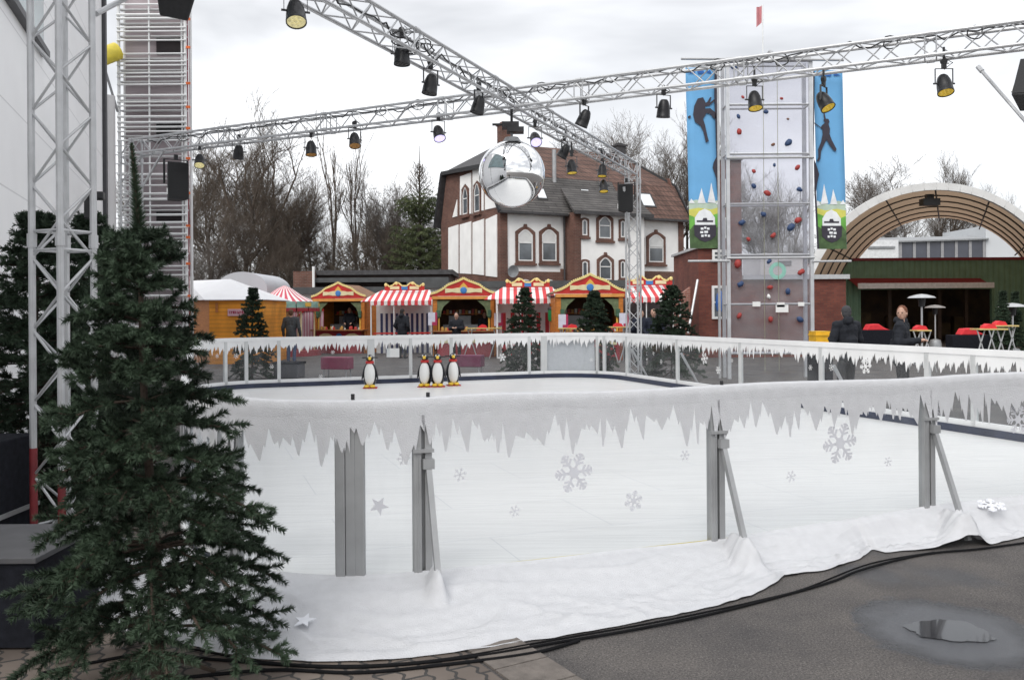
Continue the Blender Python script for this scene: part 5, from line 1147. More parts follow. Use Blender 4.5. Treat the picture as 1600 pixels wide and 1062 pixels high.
g.build('climbing_rope', mat('rope', (.3, .3, .22), .9), r, ws=True)
HR, HB = mat('hold_red', (.32, .035, .03), .6, 0, .2, 20), mat('hold_blue', (.025, .055, .14), .6, 0, .2, 20); HK = mat('hold_brown', (.16, .07, .04), .7)
holds = [(1161,152,'r',.6),(1221,154,'r',.6),(1154,182,'b',.8),(1197,175,'b',.9),(1231,186,'k',.5),(1155,206,'r',1.1),(1208,226,'k',.7),(1232,223,'b',1.4),(1246,262,'r',1),(1178,268,'r',.8),(1210,258,'b',.6),(1178,291,'b',1),(1199,302,'r',1.2),(1249,296,'b',1),(1193,335,'b',1),(1159,348,'b',1.2),(1247,344,'r',1.2),(1236,355,'b',1.4),(1208,368,'r',1),(1147,105,'b',1.1),(1170,374,'r',.8),(1153,412,'r',1.5),(1202,408,'b',.9),(1252,425,'r',1.2),(1157,444,'b',1.2),(1203,449,'r',1),(1231,455,'b',1.1),(1155,493,'r',1),(1204,499,'r',1),(1250,499,'b',1.2),(1201,463,'w',.8)]
rn = random.Random(4)
for (px, py, c_, s) in holds:
    c = W(px, py, D - .06); g = MB(); M = Matrix.Rotation(rn.uniform(0, 3), 3, 'Y'); g.ell((0, 0, 0), (.082 * s, .05 * s, .058 * s), 10, M)
    for k in range(len(g.v)): 
        v = Vector(g.v[k]); g.v[k] = tuple(v * (1 + .3 * noise.noise(v * 14 + Vector((px, 0, 0)))) + c)
    g.build('hold', {'r': HR, 'b': HB, 'k': HK, 'w': WHITE}[c_], r, ws=True, smooth='all')
for (px, py, w_) in ((1182, 475, .1), (1220, 476, .1), (1252, 475, .08), (1222, 482, .16)):
    c = W(px, py, D - .08); g = MB(); g.bx(c.x - w_, c.x + w_, c.y, c.y + .01, c.z - w_ * .6, c.z + w_ * .6); g.build('notice_plate', WHITE, r, ws=True)
c = W(1215, 423, D - .02); g = MB(); g.lathe([(.12, 0), (.17, .002), (.22, 0)], (c.x, c.y, c.z), 16, Matrix.Rotation(R(90), 3, 'X')); g.build('round_sticker', mat('sticker_green', (.25, .5, .42), .6), r, ws=True)
# top beam with banner rails
a, b = W(1064, 92, D - .1), W(1318, 94, D - .1); g = MB(); g.tube(a, b, .035, 8); g.tube((xl, D, zt), (xr, D, zt), .05, 8); g.bar(W(1186, 100, D - .2), W(1206, 82, D + .6), .06); g.tube(W(1196, 92, D - .2), W(1204, 80, D - .4), .05, 8)
g.build('top_beam', ALU, r, ws=True, smooth=True)
a, b = W(1075, 408, D - .1), W(1330, 408, D - .1); g = MB(); g.tube(a, (xl, a.y, a.z), .03, 8); g.build('side_arm', ALU, r, ws=True, smooth=True); g = MB(); g.tube((xr, b.y, b.z), b, .03, 8); g.build('side_arm', ALU, r, ws=True, smooth=True)
p0, p1 = W(1192, 92, D + .3), W(1192, 8, D + .3)
fl = thing('flag', 'small faded pink flag on a thin pole above the climbing tower', 'flag', tuple(p0)); g = MB(); g.tube(p0, (p0.x, p0.y, p1.z), .018, 8); g.build('pole', WHITE_METAL, fl, ws=True)
g = MB(); n = 8; vs = []
for i in range(n + 1):
    t = i / n; x = p0.x - .02 - .15 * t; vs += [(x, p0.y + .04 * math.sin(t * 5), p1.z - .02 - .05 * t), (x, p0.y + .04 * math.sin(t * 5 + .5), p1.z - .45 - .14 * t)]
g.add(vs, [(2 * i, 2 * i + 2, 2 * i + 3, 2 * i + 1) for i in range(n)]); g.build('cloth', mat('flag_pink', (.55, .22, .24), .8, 0, .15, 6), fl, ws=True)
# banners
SKYB = mat('banner_blue', (.14, .38, .66), .7, 0, .08, 1.5); CLIFF = mat('banner_dark', (.035, .03, .045), .7); SNOW = mat('banner_white', (.76, .78, .8), .7); MEAD = mat('banner_green', (.13, .38, .06), .7, 0, .3, 3); MEAD2 = mat('banner_olive', (.06, .11, .04), .7, 0, .4, 6); PALE = mat('banner_pale', (.45, .55, .45), .7, 0, .2, 3); YEL = mat('banner_yellow', (.6, .58, .12), .7); SKYD = mat('banner_deep_blue', (.02, .12, .42), .7)
def zoomc(P): return [(1060 + x * .3014, 80 + y * .3014) for x, y in P]
def banner(d, x0t, x1t, x0b, x1b, yt, yb, flip, label, climbers):
    o = W((x0t + x1t) / 2, yb, d); r = thing('banner', label, 'banner', tuple(o), 0, 'printed banners beside the climbing tower')
    def q(u, v): return (x0t + (x0b - x0t) * v + ((x1t - x0t) + ((x1b - x0b) - (x1t - x0t)) * v) * u, yt + (yb - yt) * v)
    g = MB(); n = 14; vs = []
    for j in range(n + 1):
        for i in range(5):
            p = W(*q(i / 4, j / n), d); vs.append(p + Vector((0, .006 * math.sin(j * .9 + i), 0)))
    g.add(vs, [(j * 5 + i, j * 5 + i + 1, (j + 1) * 5 + i + 1, (j + 1) * 5 + i) for j in range(n) for i in range(4)]); sh = g.build('sheet', SKYB, r, ws=True, smooth='all'); md = sh.modifiers.new('thick', 'SOLIDIFY'); md.thickness = .008; md.offset = 0
    L_ = [0]
    def lay(polys, m, nm, raw=False):
        L_[0] += 1; g = MB(); dd = d - .012 - .003 * L_[0]
        for P in polys: g.pp(P if raw else [q(u if not flip else 1 - u, v) for u, v in P], dd, .003)
        return g.build(nm, m, sh, ws=True)
    lay([[(0, .80), (0, .74), (.25, .73), (.6, .75), (1, .73), (1, .82)]], PALE, 'haze_print')
    lay([[(0, .82), (0, .785), (.3, .775), (.7, .785), (1, .77), (1, .84), (.5, .84)]], YEL, 'meadow_print')
    lay([[(0, 1), (0, .815), (.35, .84), (.7, .82), (1, .80), (1, 1)]], MEAD, 'meadow_print')
    lay([[(0, 1), (0, .90), (.15, .87), (.3, .9), (.5, .88), (.75, .9), (1, .87), (1, 1)]], MEAD2, 'wood_print')
    lay([[(.28, .75), (.36, .70), (.42, .665), (.46, .70), (.54, .75)], [(.60, .745), (.67, .69), (.73, .635), (.79, .69), (.86, .75)], [(0, .75), (.08, .725), (.2, .75)], [(.86, .755), (.95, .73), (1, .735), (1, .76)]], SNOW, 'peak_print')
    lay([[(.04, .03), (.3, .012), (.3, .03)], [(.36, .02), (.55, .012), (.6, .03), (.4, .034)], [(.62, .025), (.78, .012), (.82, .032)]], SKYD, 'heading_print')
    lay([[(.18, .87), (.18, .83), (.32, .795), (.5, .78), (.68, .795), (.82, .83), (.82, .87)]], SNOW, 'badge_print')
    lay([[(.14, .87), (.86, .87), (.84, .93), (.66, .955), (.5, .965), (.34, .955), (.16, .93)], [(.24, .845), (.42, .845), (.45, .832), (.56, .832), (.58, .845), (.76, .845), (.76, .855), (.24, .855)]], CLIFF, 'badge_print')
    lay([[(u, v), (u + w_, v), (u + w_, v + .012), (u, v + .012)] for u, v, w_ in ((.36, .885, .09), (.47, .88, .07), (.56, .885, .08), (.34, .905, .1), (.47, .903, .12), (.37, .925, .08), (.48, .922, .07), (.58, .925, .07))], SNOW, 'lettering')
    lay(climbers, CLIFF, 'climber_print', True)
    g = MB(); g.tube(W(x0t - 2, yt - 3, d), W(x1t + 2, yt - 3, d), .022, 8); g.build('hanging_rod', ALU, r, ws=True)
lc = zoomc([(100, 246), (128, 240), (142, 268), (150, 264), (165, 238), (172, 240), (163, 268), (185, 250), (190, 256), (160, 284), (140, 286), (138, 298), (165, 296), (192, 318), (197, 352), (182, 348), (165, 326), (145, 322), (128, 352), (138, 382), (150, 438), (158, 468), (142, 474), (130, 420), (114, 386), (86, 368), (76, 330), (82, 285)])
hold = zoomc([(48, 340), (62, 332), (66, 344), (52, 350)])
cl = zoomc([(184, 84), (196, 84), (198, 500), (200, 570), (204, 640), (212, 760), (212, 1020), (226, 1030), (205, 980), (197, 860), (203, 800), (210, 760), (208, 720), (190, 655), (176, 608), (190, 575), (200, 545), (193, 420), (188, 250)])
cl = [(1116.5, 107), (1120.5, 107), (1124, 250), (1127, 388), (1123.5, 388), (1122, 345), (1121.5, 310), (1119, 278), (1113.5, 262), (1115, 254), (1119.5, 245), (1118, 200), (1116, 150)]
banner(22.35, 1071, 1120.5, 1078, 1127, 106, 388, False, 'blue mountain banner with a hanging climber silhouette left of the climbing tower', [lc, hold, cl])
rc = zoomc([(706, 370), (738, 395), (745, 384), (760, 372), (752, 358), (756, 352), (750, 312), (756, 312), (764, 350), (778, 352), (784, 366), (778, 378), (786, 400), (784, 430), (796, 462), (820, 508), (816, 520), (806, 516), (782, 484), (768, 458), (748, 500), (740, 520), (736, 560), (726, 572), (716, 570), (726, 550), (724, 510), (740, 470), (748, 430), (746, 404), (716, 384), (704, 376)])
cr2 = [(1270.5, 112), (1273, 112), (1272, 200), (1272.5, 250), (1277, 262), (1280, 272), (1277, 285), (1275, 300), (1277, 330), (1280, 389), (1277, 389), (1272.5, 300), (1270.5, 200)]
banner(22.35, 1271, 1316, 1278, 1323, 110, 389, True, 'blue mountain banner with a leaping climber silhouette right of the climbing tower', [rc, cr2])
# ================================================================== BRICK BUILDING BEHIND THE TOWER
BR2 = brick_mat('dark_red_brick', (.13, .035, .025), (.19, .055, .035), (.11, .05, .04), .25, .08, .85)
BR3 = brick_mat('weathered_brick', (.32, .13, .10), (.42, .2, .15), (.4, .3, .26), .25, .08, .85)
D = 32; r = thing('brick_building', 'dark red brick building with small white windows behind the climbing tower', 'building', (W(1092, 520, D).x, D, 0))
def X_(px, d=D): return W(px, 480, d).x
def Z_(py, d=D): return W(1150, py, d).z
g = MB(); g.bx(X_(1092), X_(1322), D, D + 5, 0, Z_(437)); g.bx(X_(1092), X_(1160), D + .02, D + 4.9, Z_(437), Z_(388)); g.bx(X_(1128), X_(1160), D + .04, D + 4.8, Z_(388), Z_(250)); g.build('wall', BR2, r, ws=True)
g = MB(); g.bx(X_(1088), X_(1130), D - .1, D + 5, Z_(388), Z_(384)); g.build('roof', mat('roof_pale', (.45, .46, .47), .7), r, ws=True); g = MB(); g.bx(X_(1125), X_(1162), D - .1, D + 5, Z_(250), Z_(245)); g.build('roof', mat('roof_pale', (.45, .46, .47), .7), r, ws=True); g = MB(); g.bx(X_(1160), X_(1326), D - .15, D + 5, Z_(437), Z_(430)); g.build('roof', mat('roof_pale', (.45, .46, .47), .7), r, ws=True)
for (x0, x1, y0, y1) in ((1112, 1136, 446, 498), (1113, 1135, 390, 408), (1132, 1140, 280, 318), (1131, 1138, 340, 372)):
    g = MB(); a, b = (X_(x0), Z_(y0)), (X_(x1), Z_(y1)); ring(g, [(a[0], b[1]), (b[0], b[1]), (b[0], a[1]), (a[0], a[1])], [(a[0] + .09, b[1] + .09), (b[0] - .09, b[1] + .09), (b[0] - .09, a[1] - .09), (a[0] + .09, a[1] - .09)], (0, D - .03, 0), (1, 0, 0), (0, 0, 1), .07)
    g.bx((a[0] + b[0]) / 2 - .025, (a[0] + b[0]) / 2 + .025, D - .05, D, b[1], a[1]); g.bx(a[0], b[0], D - .05, D, (a[1] + b[1]) / 2 - .02, (a[1] + b[1]) / 2 + .02); wn = g.build('window', WFRAME, r, ws=True)
    g = MB(); g.bx(a[0] + .05, b[0] - .05, D - .02, D + .01, b[1] + .05, a[1] - .05); g.build('pane', PANE, wn, ws=True)
# sloping weathered brick wall at its left with a silver bar
D_ = 33.5; g = MB(); g.pp([(1056, 525), (1056, 470), (1062, 462), (1098, 432), (1098, 560), (1056, 560)], D_, .4); tag(g.build('garden_wall', BR3, loc=tuple(W(1075, 525, D_))), 'weathered pale brick wall with a sloping top beside the dark brick building', 'wall')
g = MB(); g.tube(W(1075, 520, 31), W(1090, 437, 31.6), .045, 8); tag(g.build('leaning_pole', ALU, loc=tuple(W(1075, 520, 31)), smooth=True), 'silver pole leaning against the weathered brick wall', 'pole')
D_ = 35; g = MB(); g.bx(W(1058, 460, D_).x, W(1072, 460, D_).x, D_, D_ + .4, W(1060, 458, D_).z, W(1060, 442, D_).z); 
# white low container seen through the tower
r = thing('white_container', 'white office container seen through the middle of the climbing tower', 'container', (W(1190, 420, 39).x, 39, 0)); g = MB(); g.bx(W(1188, 400, 39).x, W(1262, 400, 39).x, 39, 42, 0, W(1200, 396, 39).z); g.build('body', WHITE, r, ws=True); g = MB(); c = W(1226, 411, 38.97); g.bx(c.x - .3, c.x + .3, 38.95, 39.0, c.z - .1, c.z + .1); g.build('vent', GREY_M, r, ws=True)
# blue lantern-like jacket hanging in front of the window
c = W(1125, 470, 31.5); r = thing('blue_punchbag', 'blue bag hanging from a rope in front of the white window', 'bag', tuple(c)); g = MB(); g.lathe([(.01, -.42), (.12, -.36), (.17, -.1), (.13, .2), (.05, .36), (.01, .38)], (0, 0, 0), 12); g.build('bag', BLUE, r, smooth=True); g = MB(); g.tube((0, 0, .36), (0, 0, 3.2), .015, 6); g.build('rope', BLACK, r)
c = W(1284, 523, 17.2); g = MB(); g.bx(c.x - .14, c.x + .20, 17.15, 17.65, 0, c.z - .27); g.bx(c.x - .17, c.x + .23, 17.12, 17.68, c.z - .27, c.z - .24); tag(g.build('pedestal', BLACK_CLOTH, loc=(c.x, 17.2, 0)), 'black pedestal under the yellow crate seen through the right barrier', 'pedestal')
g = MB(); g.bx(c.x - .12, c.x + .18, 17.2, 17.6, c.z - .238, c.z + .07); 
for k in range(2): g.bx(c.x - .13, c.x + .19, 17.18, 17.62, c.z - .18 + .16 * k, c.z - .15 + .16 * k)
tag(g.build('yellow_crate', mat('crate_yellow', (.8, .45, .02), .5), loc=(c.x, 17.2, 0)), 'yellow plastic crate behind the barrier left of the two standing men', 'crate')
# ================================================================== ARCH CANOPY
def arch_c(d):
    t = (d - 35) / 12; return 17.2 + 6.1 * t
TARP = mat('canopy_tarp', (.34, .26, .19), .8, 0, .1, .8); RIM = mat('canopy_rim', (.66, .66, .65), .7, 0, .08, 1.5, .2, 10)
def arcp(d, R__, t): return Vector((arch_c(d) + R__ * math.cos(t), d, 1.2 + R__ * math.sin(t)))
t_, b_ = nodes_of(TARP); tl = t_.nodes.new('ShaderNodeBsdfTranslucent'); tl.inputs[0].default_value = (.36, .26, .18, 1); ms_ = t_.nodes.new('ShaderNodeMixShader'); ms_.inputs[0].default_value = .5
t_.links.new(b_.outputs[0], ms_.inputs[1]); t_.links.new(tl.outputs[0], ms_.inputs[2]); t_.links.new(ms_.outputs[0], [n for n in t_.nodes if n.type == 'OUTPUT_MATERIAL'][0].inputs[0])
r = thing('arch_canopy', 'large brown barrel-vaulted canopy with a pale rim at the right', 'canopy', (17.2, 35, 0))
n, kd = 40, 8; ta, tb = R(-12), R(192)
g = MB(); vs = []
for k in range(kd + 1):
    d = 35 + 12 * k / kd
    for i in range(n + 1): vs.append(arcp(d, 5.5, ta + (tb - ta) * i / n))
g.add(vs, [(k * (n + 1) + i, k * (n + 1) + i + 1, (k + 1) * (n + 1) + i + 1, (k + 1) * (n + 1) + i) for k in range(kd) for i in range(n)])
cv = g.build('tarpaulin', TARP, r, ws=True, smooth='all')
g = MB()
for i in range(n): 
    t0, t1_ = ta + (tb - ta) * i / n, ta + (tb - ta) * (i + 1) / n
    g.bar(arcp(34.95, 5.5, t0), arcp(34.95, 5.5, t1_), .3, .16, up=(0, 1, 0))
g.build('front_rim', RIM, r, ws=True, smooth=True)
g = MB()
for k in range(1, 6):
    d = 35 + 12 * k / 6
    for i in range(n): g.tube(arcp(d, 5.40, ta + (tb - ta) * i / n), arcp(d, 5.40, ta + (tb - ta) * (i + 1) / n), .035, 6, cap=False)
for tt in (40, 66, 90, 112, 145, 20, 160): g.tube(arcp(35, 5.34, R(tt)), arcp(47, 5.34, R(tt)), .035, 6)
g.build('steel_hoop', mat('hoop_dark', (.06, .055, .05), .6, .3), r, ws=True)
g = MB(); g.box(arcp(36, 5.0, R(93)), (.7, .4, .28)); g.box(arcp(36, 5.2, R(93)), (.3, .2, .25)); g.build('heater', BLACK, r, ws=True)
# ================================================================== GREEN BUILDING, AWNING BAR
D = 44; GC = mat('green_cladding', (.19, .33, .22), .6, 0, .1, 2)
t_, b_ = nodes_of(GC); wv = t_.nodes.new('ShaderNodeTexWave'); wv.inputs['Scale'].default_value = 1.1; tcn = t_.nodes.new('ShaderNodeTexCoord'); t_.links.new(tcn.outputs['Object'], wv.inputs['Vector']); bp = t_.nodes.new('ShaderNodeBump'); bp.inputs['Strength'].default_value = 1; bp.inputs['Distance'].default_value = .06; t_.links.new(wv.outputs['Color'], bp.inputs['Height']); t_.links.new(bp.outputs[0], b_.inputs['Normal'])
x0, x1 = W(1318, 480, D).x, W(1640, 480, D).x; zt = W(1450, 407, D).z
r = thing('green_hall', 'green corrugated hall with a dark red roof edge under the canopy', 'hall', (x0, D, 0)); g = MB(); xo0, xo1 = W(1345, 480, D).x, W(1550, 480, D).x; zo = W(1450, 452, D).z
g.bx(x0, x1, D, D + .2, zo, zt); g.bx(x0, xo0, D, D + .2, 0, zo); g.bx(xo1, x1, D, D + .2, 0, zo); g.bx(x0, x1, D + 5, D + 5.2, 0, zt); g.build('wall', GC, r, ws=True)
g = MB(); g.bx(x0 - .1, x1, D - .1, D + 5.3, zt, zt + .14); g.build('roof_edge', mat('edge_red', (.22, .02, .03), .5), r, ws=True)
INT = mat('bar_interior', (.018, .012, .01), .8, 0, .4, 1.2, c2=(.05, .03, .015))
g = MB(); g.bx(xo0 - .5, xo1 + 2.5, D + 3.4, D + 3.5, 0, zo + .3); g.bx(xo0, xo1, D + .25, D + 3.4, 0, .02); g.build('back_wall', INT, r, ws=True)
g = MB(); rn = random.Random(8)
for k in range(9):
    x = xo0 + .5 + k * .72; h = rn.uniform(.5, 1.3); g.bx(x, x + .5, D + 2.9, D + 3.3, .3, .3 + h)
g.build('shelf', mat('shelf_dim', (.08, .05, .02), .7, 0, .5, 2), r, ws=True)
for k, px in enumerate((1392, 1470, 1512)): x = W(px, 480, D).x; g = MB(); g.bx(x - .08, x + .08, D + .1, D + .25, 0, zo); g.build('post', DARKWOOD, r, ws=True)
g = MB(); a = W(1340, 441, D - 1.2); b = W(1552, 441, D - 1.2); g.slab([(a.x, D - 1.2, a.z - .2), (b.x, D - 1.2, b.z - .2), (b.x, D, b.z + .25), (a.x, D, a.z + .25)], .05); aw = g.build('awning', mat('awning_red', (.26, .02, .03), .6), r, ws=True)
g = MB(); g.bx(a.x, b.x, D - 1.3, D - 1.22, a.z - .32, a.z - .05); g.build('awning_front', mat('awning_white', (.85, .83, .82), .6), aw, ws=True)
# white hall and grey windows beyond
D = 62; r = thing('industrial_hall', 'pale industrial hall with a band of dark glass beyond the green hall', 'hall', (W(1450, 480, D).x, D, 0)); g = MB(); g.bx(W(1318, 400, D).x, W(1640, 400, D).x, D, D + 8, 0, W(1450, 384, D).z); g.bx(W(1395, 380, D).x, W(1545, 380, D).x, D - .1, D + 7, 0, W(1450, 376, D).z); g.bx(W(1538, 360, D).x, W(1660, 360, D).x, D - .2, D + 6, 0, W(1600, 352, D).z); g.build('wall', mat('hall_pale', (.58, .6, .62), .7, 0, .04, .5), r, ws=True)
g = MB(); g.slab([W(1350, 378, D - .5), W(1545, 372, D - .5), W(1545, 368, D + 2), W(1350, 372, D + 2)], .1); g.build('roof', mat('hall_roof', (.3, .31, .32), .6), r, ws=True)
g = MB(); a, b = W(1406, 377, D - .2), W(1537, 416, D - .2); g.bx(a.x, b.x, D - .24, D - .14, b.z, a.z); gl = g.build('window_band', mat('dark_glass', (.075, .08, .1), .2, 0, .15, 1), r, ws=True)
g = MB()
for k in range(7): x = a.x + (b.x - a.x) * k / 6; g.bx(x - .1, x + .1, D - .3, D - .25, b.z, a.z)
g.build('mullion', mat('mullion_grey', (.3, .3, .31), .5), gl, ws=True)
r = thing('white_annex', 'small white flat-roofed annex left of the glass band', 'building', (W(1370, 400, 58).x, 58, 0)); g = MB(); g.bx(W(1330, 400, 58).x, W(1404, 400, 58).x, 58, 60, 0, W(1370, 375, 58).z); g.build('wall', mat('annex_white', (.7, .71, .72), .7), r, ws=True); g = MB(); g.bx(W(1356, 400, 58).x, W(1398, 400, 58).x, 57.9, 58, W(1370, 388, 58).z, W(1370, 386, 58).z + .05); g.build('canopy', GREY_M, r, ws=True)
# patio heaters, tables
def heater(px, py, d, lab):
    c = W(px, py, d); r = thing('patio_heater', lab, 'patio heater', (c.x, d, 0), 0, 'silver patio heaters'); z = c.z
    g = MB(); g.lathe([(.42, -.05), (.36, 0), (.15, .06), (.001, .08)], (0, 0, z), 20); g.build('reflector', ALU, r, smooth=True); g = MB(); g.tube((0, 0, .1), (0, 0, z - .3), .03, 10); g.build('pole', ALU, r, smooth=True); g = MB(); g.lathe([(.001, 0), (.09, 0), (.11, .25), (.001, .25)], (0, 0, z - .32), 12); g.build('burner', BLACK, r, smooth=True); g = MB(); g.lathe([(.25, 0), (.25, .3), (.2, .45), (.05, .5)], (0, 0, 0), 16); g.build('base', GREY_M, r, smooth=True)
heater(1440, 463, 27, 'tallest silver patio heater right of the man with reddish hair'); heater(1461, 479, 36, 'small silver patio heater farther back in the middle of the bar front'); heater(1582, 477, 27.5, 'silver patio heater at the right edge in front of the dark fir trees')
def table(px, py, d, w_, lab, cloth=True):
    c = W(px, py, d); r = thing('trestle_table', lab, 'table', (c.x, d, 0), 0, 'wooden tables in front of the bar'); z = c.z
    g = MB(); g.bx(-w_, w_, -.25, .25, z - .04, z); g.build('table_top', mat('pale_wood', (.55, .42, .16), .6, 0, .15, 5), r, bevel=.005)
    for s in (-1, 1):
        for q_ in (-1, 1): g = MB(); g.tube((s * w_ * .7 + q_ * .26, -.1, 0), (s * w_ * .7 - q_ * .1, -.1, z - .04), .02, 6); g.build('leg', ALU, r)
    g = MB(); g.prism([(-.18, z), (.16, z), (.1, z + .1), (-.05, z + .13), (-.15, z + .07)], (0, 0, 0), (1, 0, 0), (0, 0, 1), .25); g.build('red_napkin', mat('cloth_red', (.65, .03, .04), .8), r)
table(1438, 515, 24, .2, 'narrow wooden table right behind the man with reddish hair'); table(1545, 513, 23, .38, 'nearer of two wooden tables with crossed legs at the right'); table(1562, 508, 25, .42, 'farther of two wooden tables with crossed legs at the right')
table(895, 512, 29.6, .5, 'wooden table in front of the left side of the rightmost gabled stall'); table(966, 510, 29.4, .4, 'wooden table in front of the right side of the rightmost gabled stall'); table(755, 512, 32.6, .7, 'wooden table with red cloth in front of the middle gabled stall')
for (px, py, d, w_, lab) in ((1512, 519, 28, .3, 'red blanket on a dark bench in the middle of the bar front'), (1365, 512, 30, .3, 'red blanket on a dark bench between the two standing men')):
    c = W(px, py, d); r = thing('bench', lab, 'bench', (c.x, d, 0)); g = MB(); g.bx(-w_ * 2, w_ * 2.2, -.2, .25, .4, c.z - .08); 
    g.build('seat', BLACK_CLOTH, r, bevel=.02); g = MB(); g.prism([(-w_ - .02, c.z - .08), (w_ + .2, c.z - .08), (w_, c.z), (.1, c.z + .14), (-w_ * .7, c.z + .12)], (0, 0, 0), (1, 0, 0), (0, 0, 1), .4); g.build('blanket', mat('cloth_red', (.65, .03, .04)), r, bevel=.03)
    for s in (-1, 1): g = MB(); g.bx(s * w_ * 1.7 - .03, s * w_ * 1.7 + .03, -.18, .2, 0, .4); g.build('leg', BLACK, r)
# things seen through the far barrier
for (px, py, d, lab, mt) in ((527, 577, 24.2, 'pink upholstered bench seen through the barrier left of the lone penguin', mat('pink_cover', (.24, .035, .085), .7)), (733, 573, 24.6, 'magenta upholstered bench seen through the barrier right of the penguins', mat('magenta_cover', (.17, .025, .075), .7))):
    c = G(px, py + 12, 0); r = thing('pink_bench', lab, 'bench', (c.x, c.y, 0), R(-14), 'pink benches behind the rink'); g = MB(); g.bx(-.4, .4, -.2, .2, .22, .55); g.build('seat', mt, r, bevel=.02)
    for x in (-.33, .33):
        for y in (-.14, .14): g = MB(); g.tube((x, y, 0), (x, y, .22), .02, 6); g.build('leg', ALU, r)
c = G(455, 590, 0); r = thing('dark_crate', 'dark grey covered crate seen through the barrier below the carousel', 'crate', (c.x, c.y, 0), R(-10)); g = MB(); g.bx(-.4, .3, -.25, .25, 0, .42); g.build('box', mat('cover_grey', (.09, .09, .10), .8), r, bevel=.03); g = MB(); g.bx(-.42, .32, -.27, .27, .38, .44); g.build('lid', BLACK_CLOTH, r, bevel=.01)
# ================================================================== PEOPLE
SKIN = mat('skin', (.50, .30, .22), .55, 0, .06, 20); HAIRB = mat('hair_brown', (.10, .045, .025), .8, 0, .3, 60); HAIRD = mat('hair_dark', (.02, .016, .014), .8, 0, .3, 60); HAIRR = mat('hair_reddish', (.16, .06, .03), .8, 0, .3, 60)
EYE = mat('eye_dark', (.01, .01, .012), .3); MOUTH = mat('lips', (.3, .12, .1), .5)
def remesh(g, name, mt, parent, vox, sm=3):
    me = bpy.data.meshes.new('tmp'); me.from_pydata(g.v, [], g.f); o = bpy.data.objects.new('tmp', me); col.objects.link(o)
    md = o.modifiers.new('r', 'REMESH'); md.mode = 'VOXEL'; md.voxel_size = vox; md2 = o.modifiers.new('s', 'SMOOTH'); md2.iterations = sm; md2.factor = .5
    dg = bpy.context.evaluated_depsgraph_get(); nm = bpy.data.meshes.new_from_object(o.evaluated_get(dg)); bpy.data.objects.remove(o); bpy.data.meshes.remove(me)
    nm.name = name; nm.materials.clear(); nm.materials.append(mt); nm.polygons.foreach_set('use_smooth', [True] * len(nm.polygons)); q = bpy.data.objects.new(name, nm); col.objects.link(q); q.parent = parent; return q
def cap_(g, p, q, r1, r2): g.tube(p, q, r1, 12, r2); g.ell(p, (r1, r1, r1), 10); g.ell(q, (r2, r2, r2), 10)
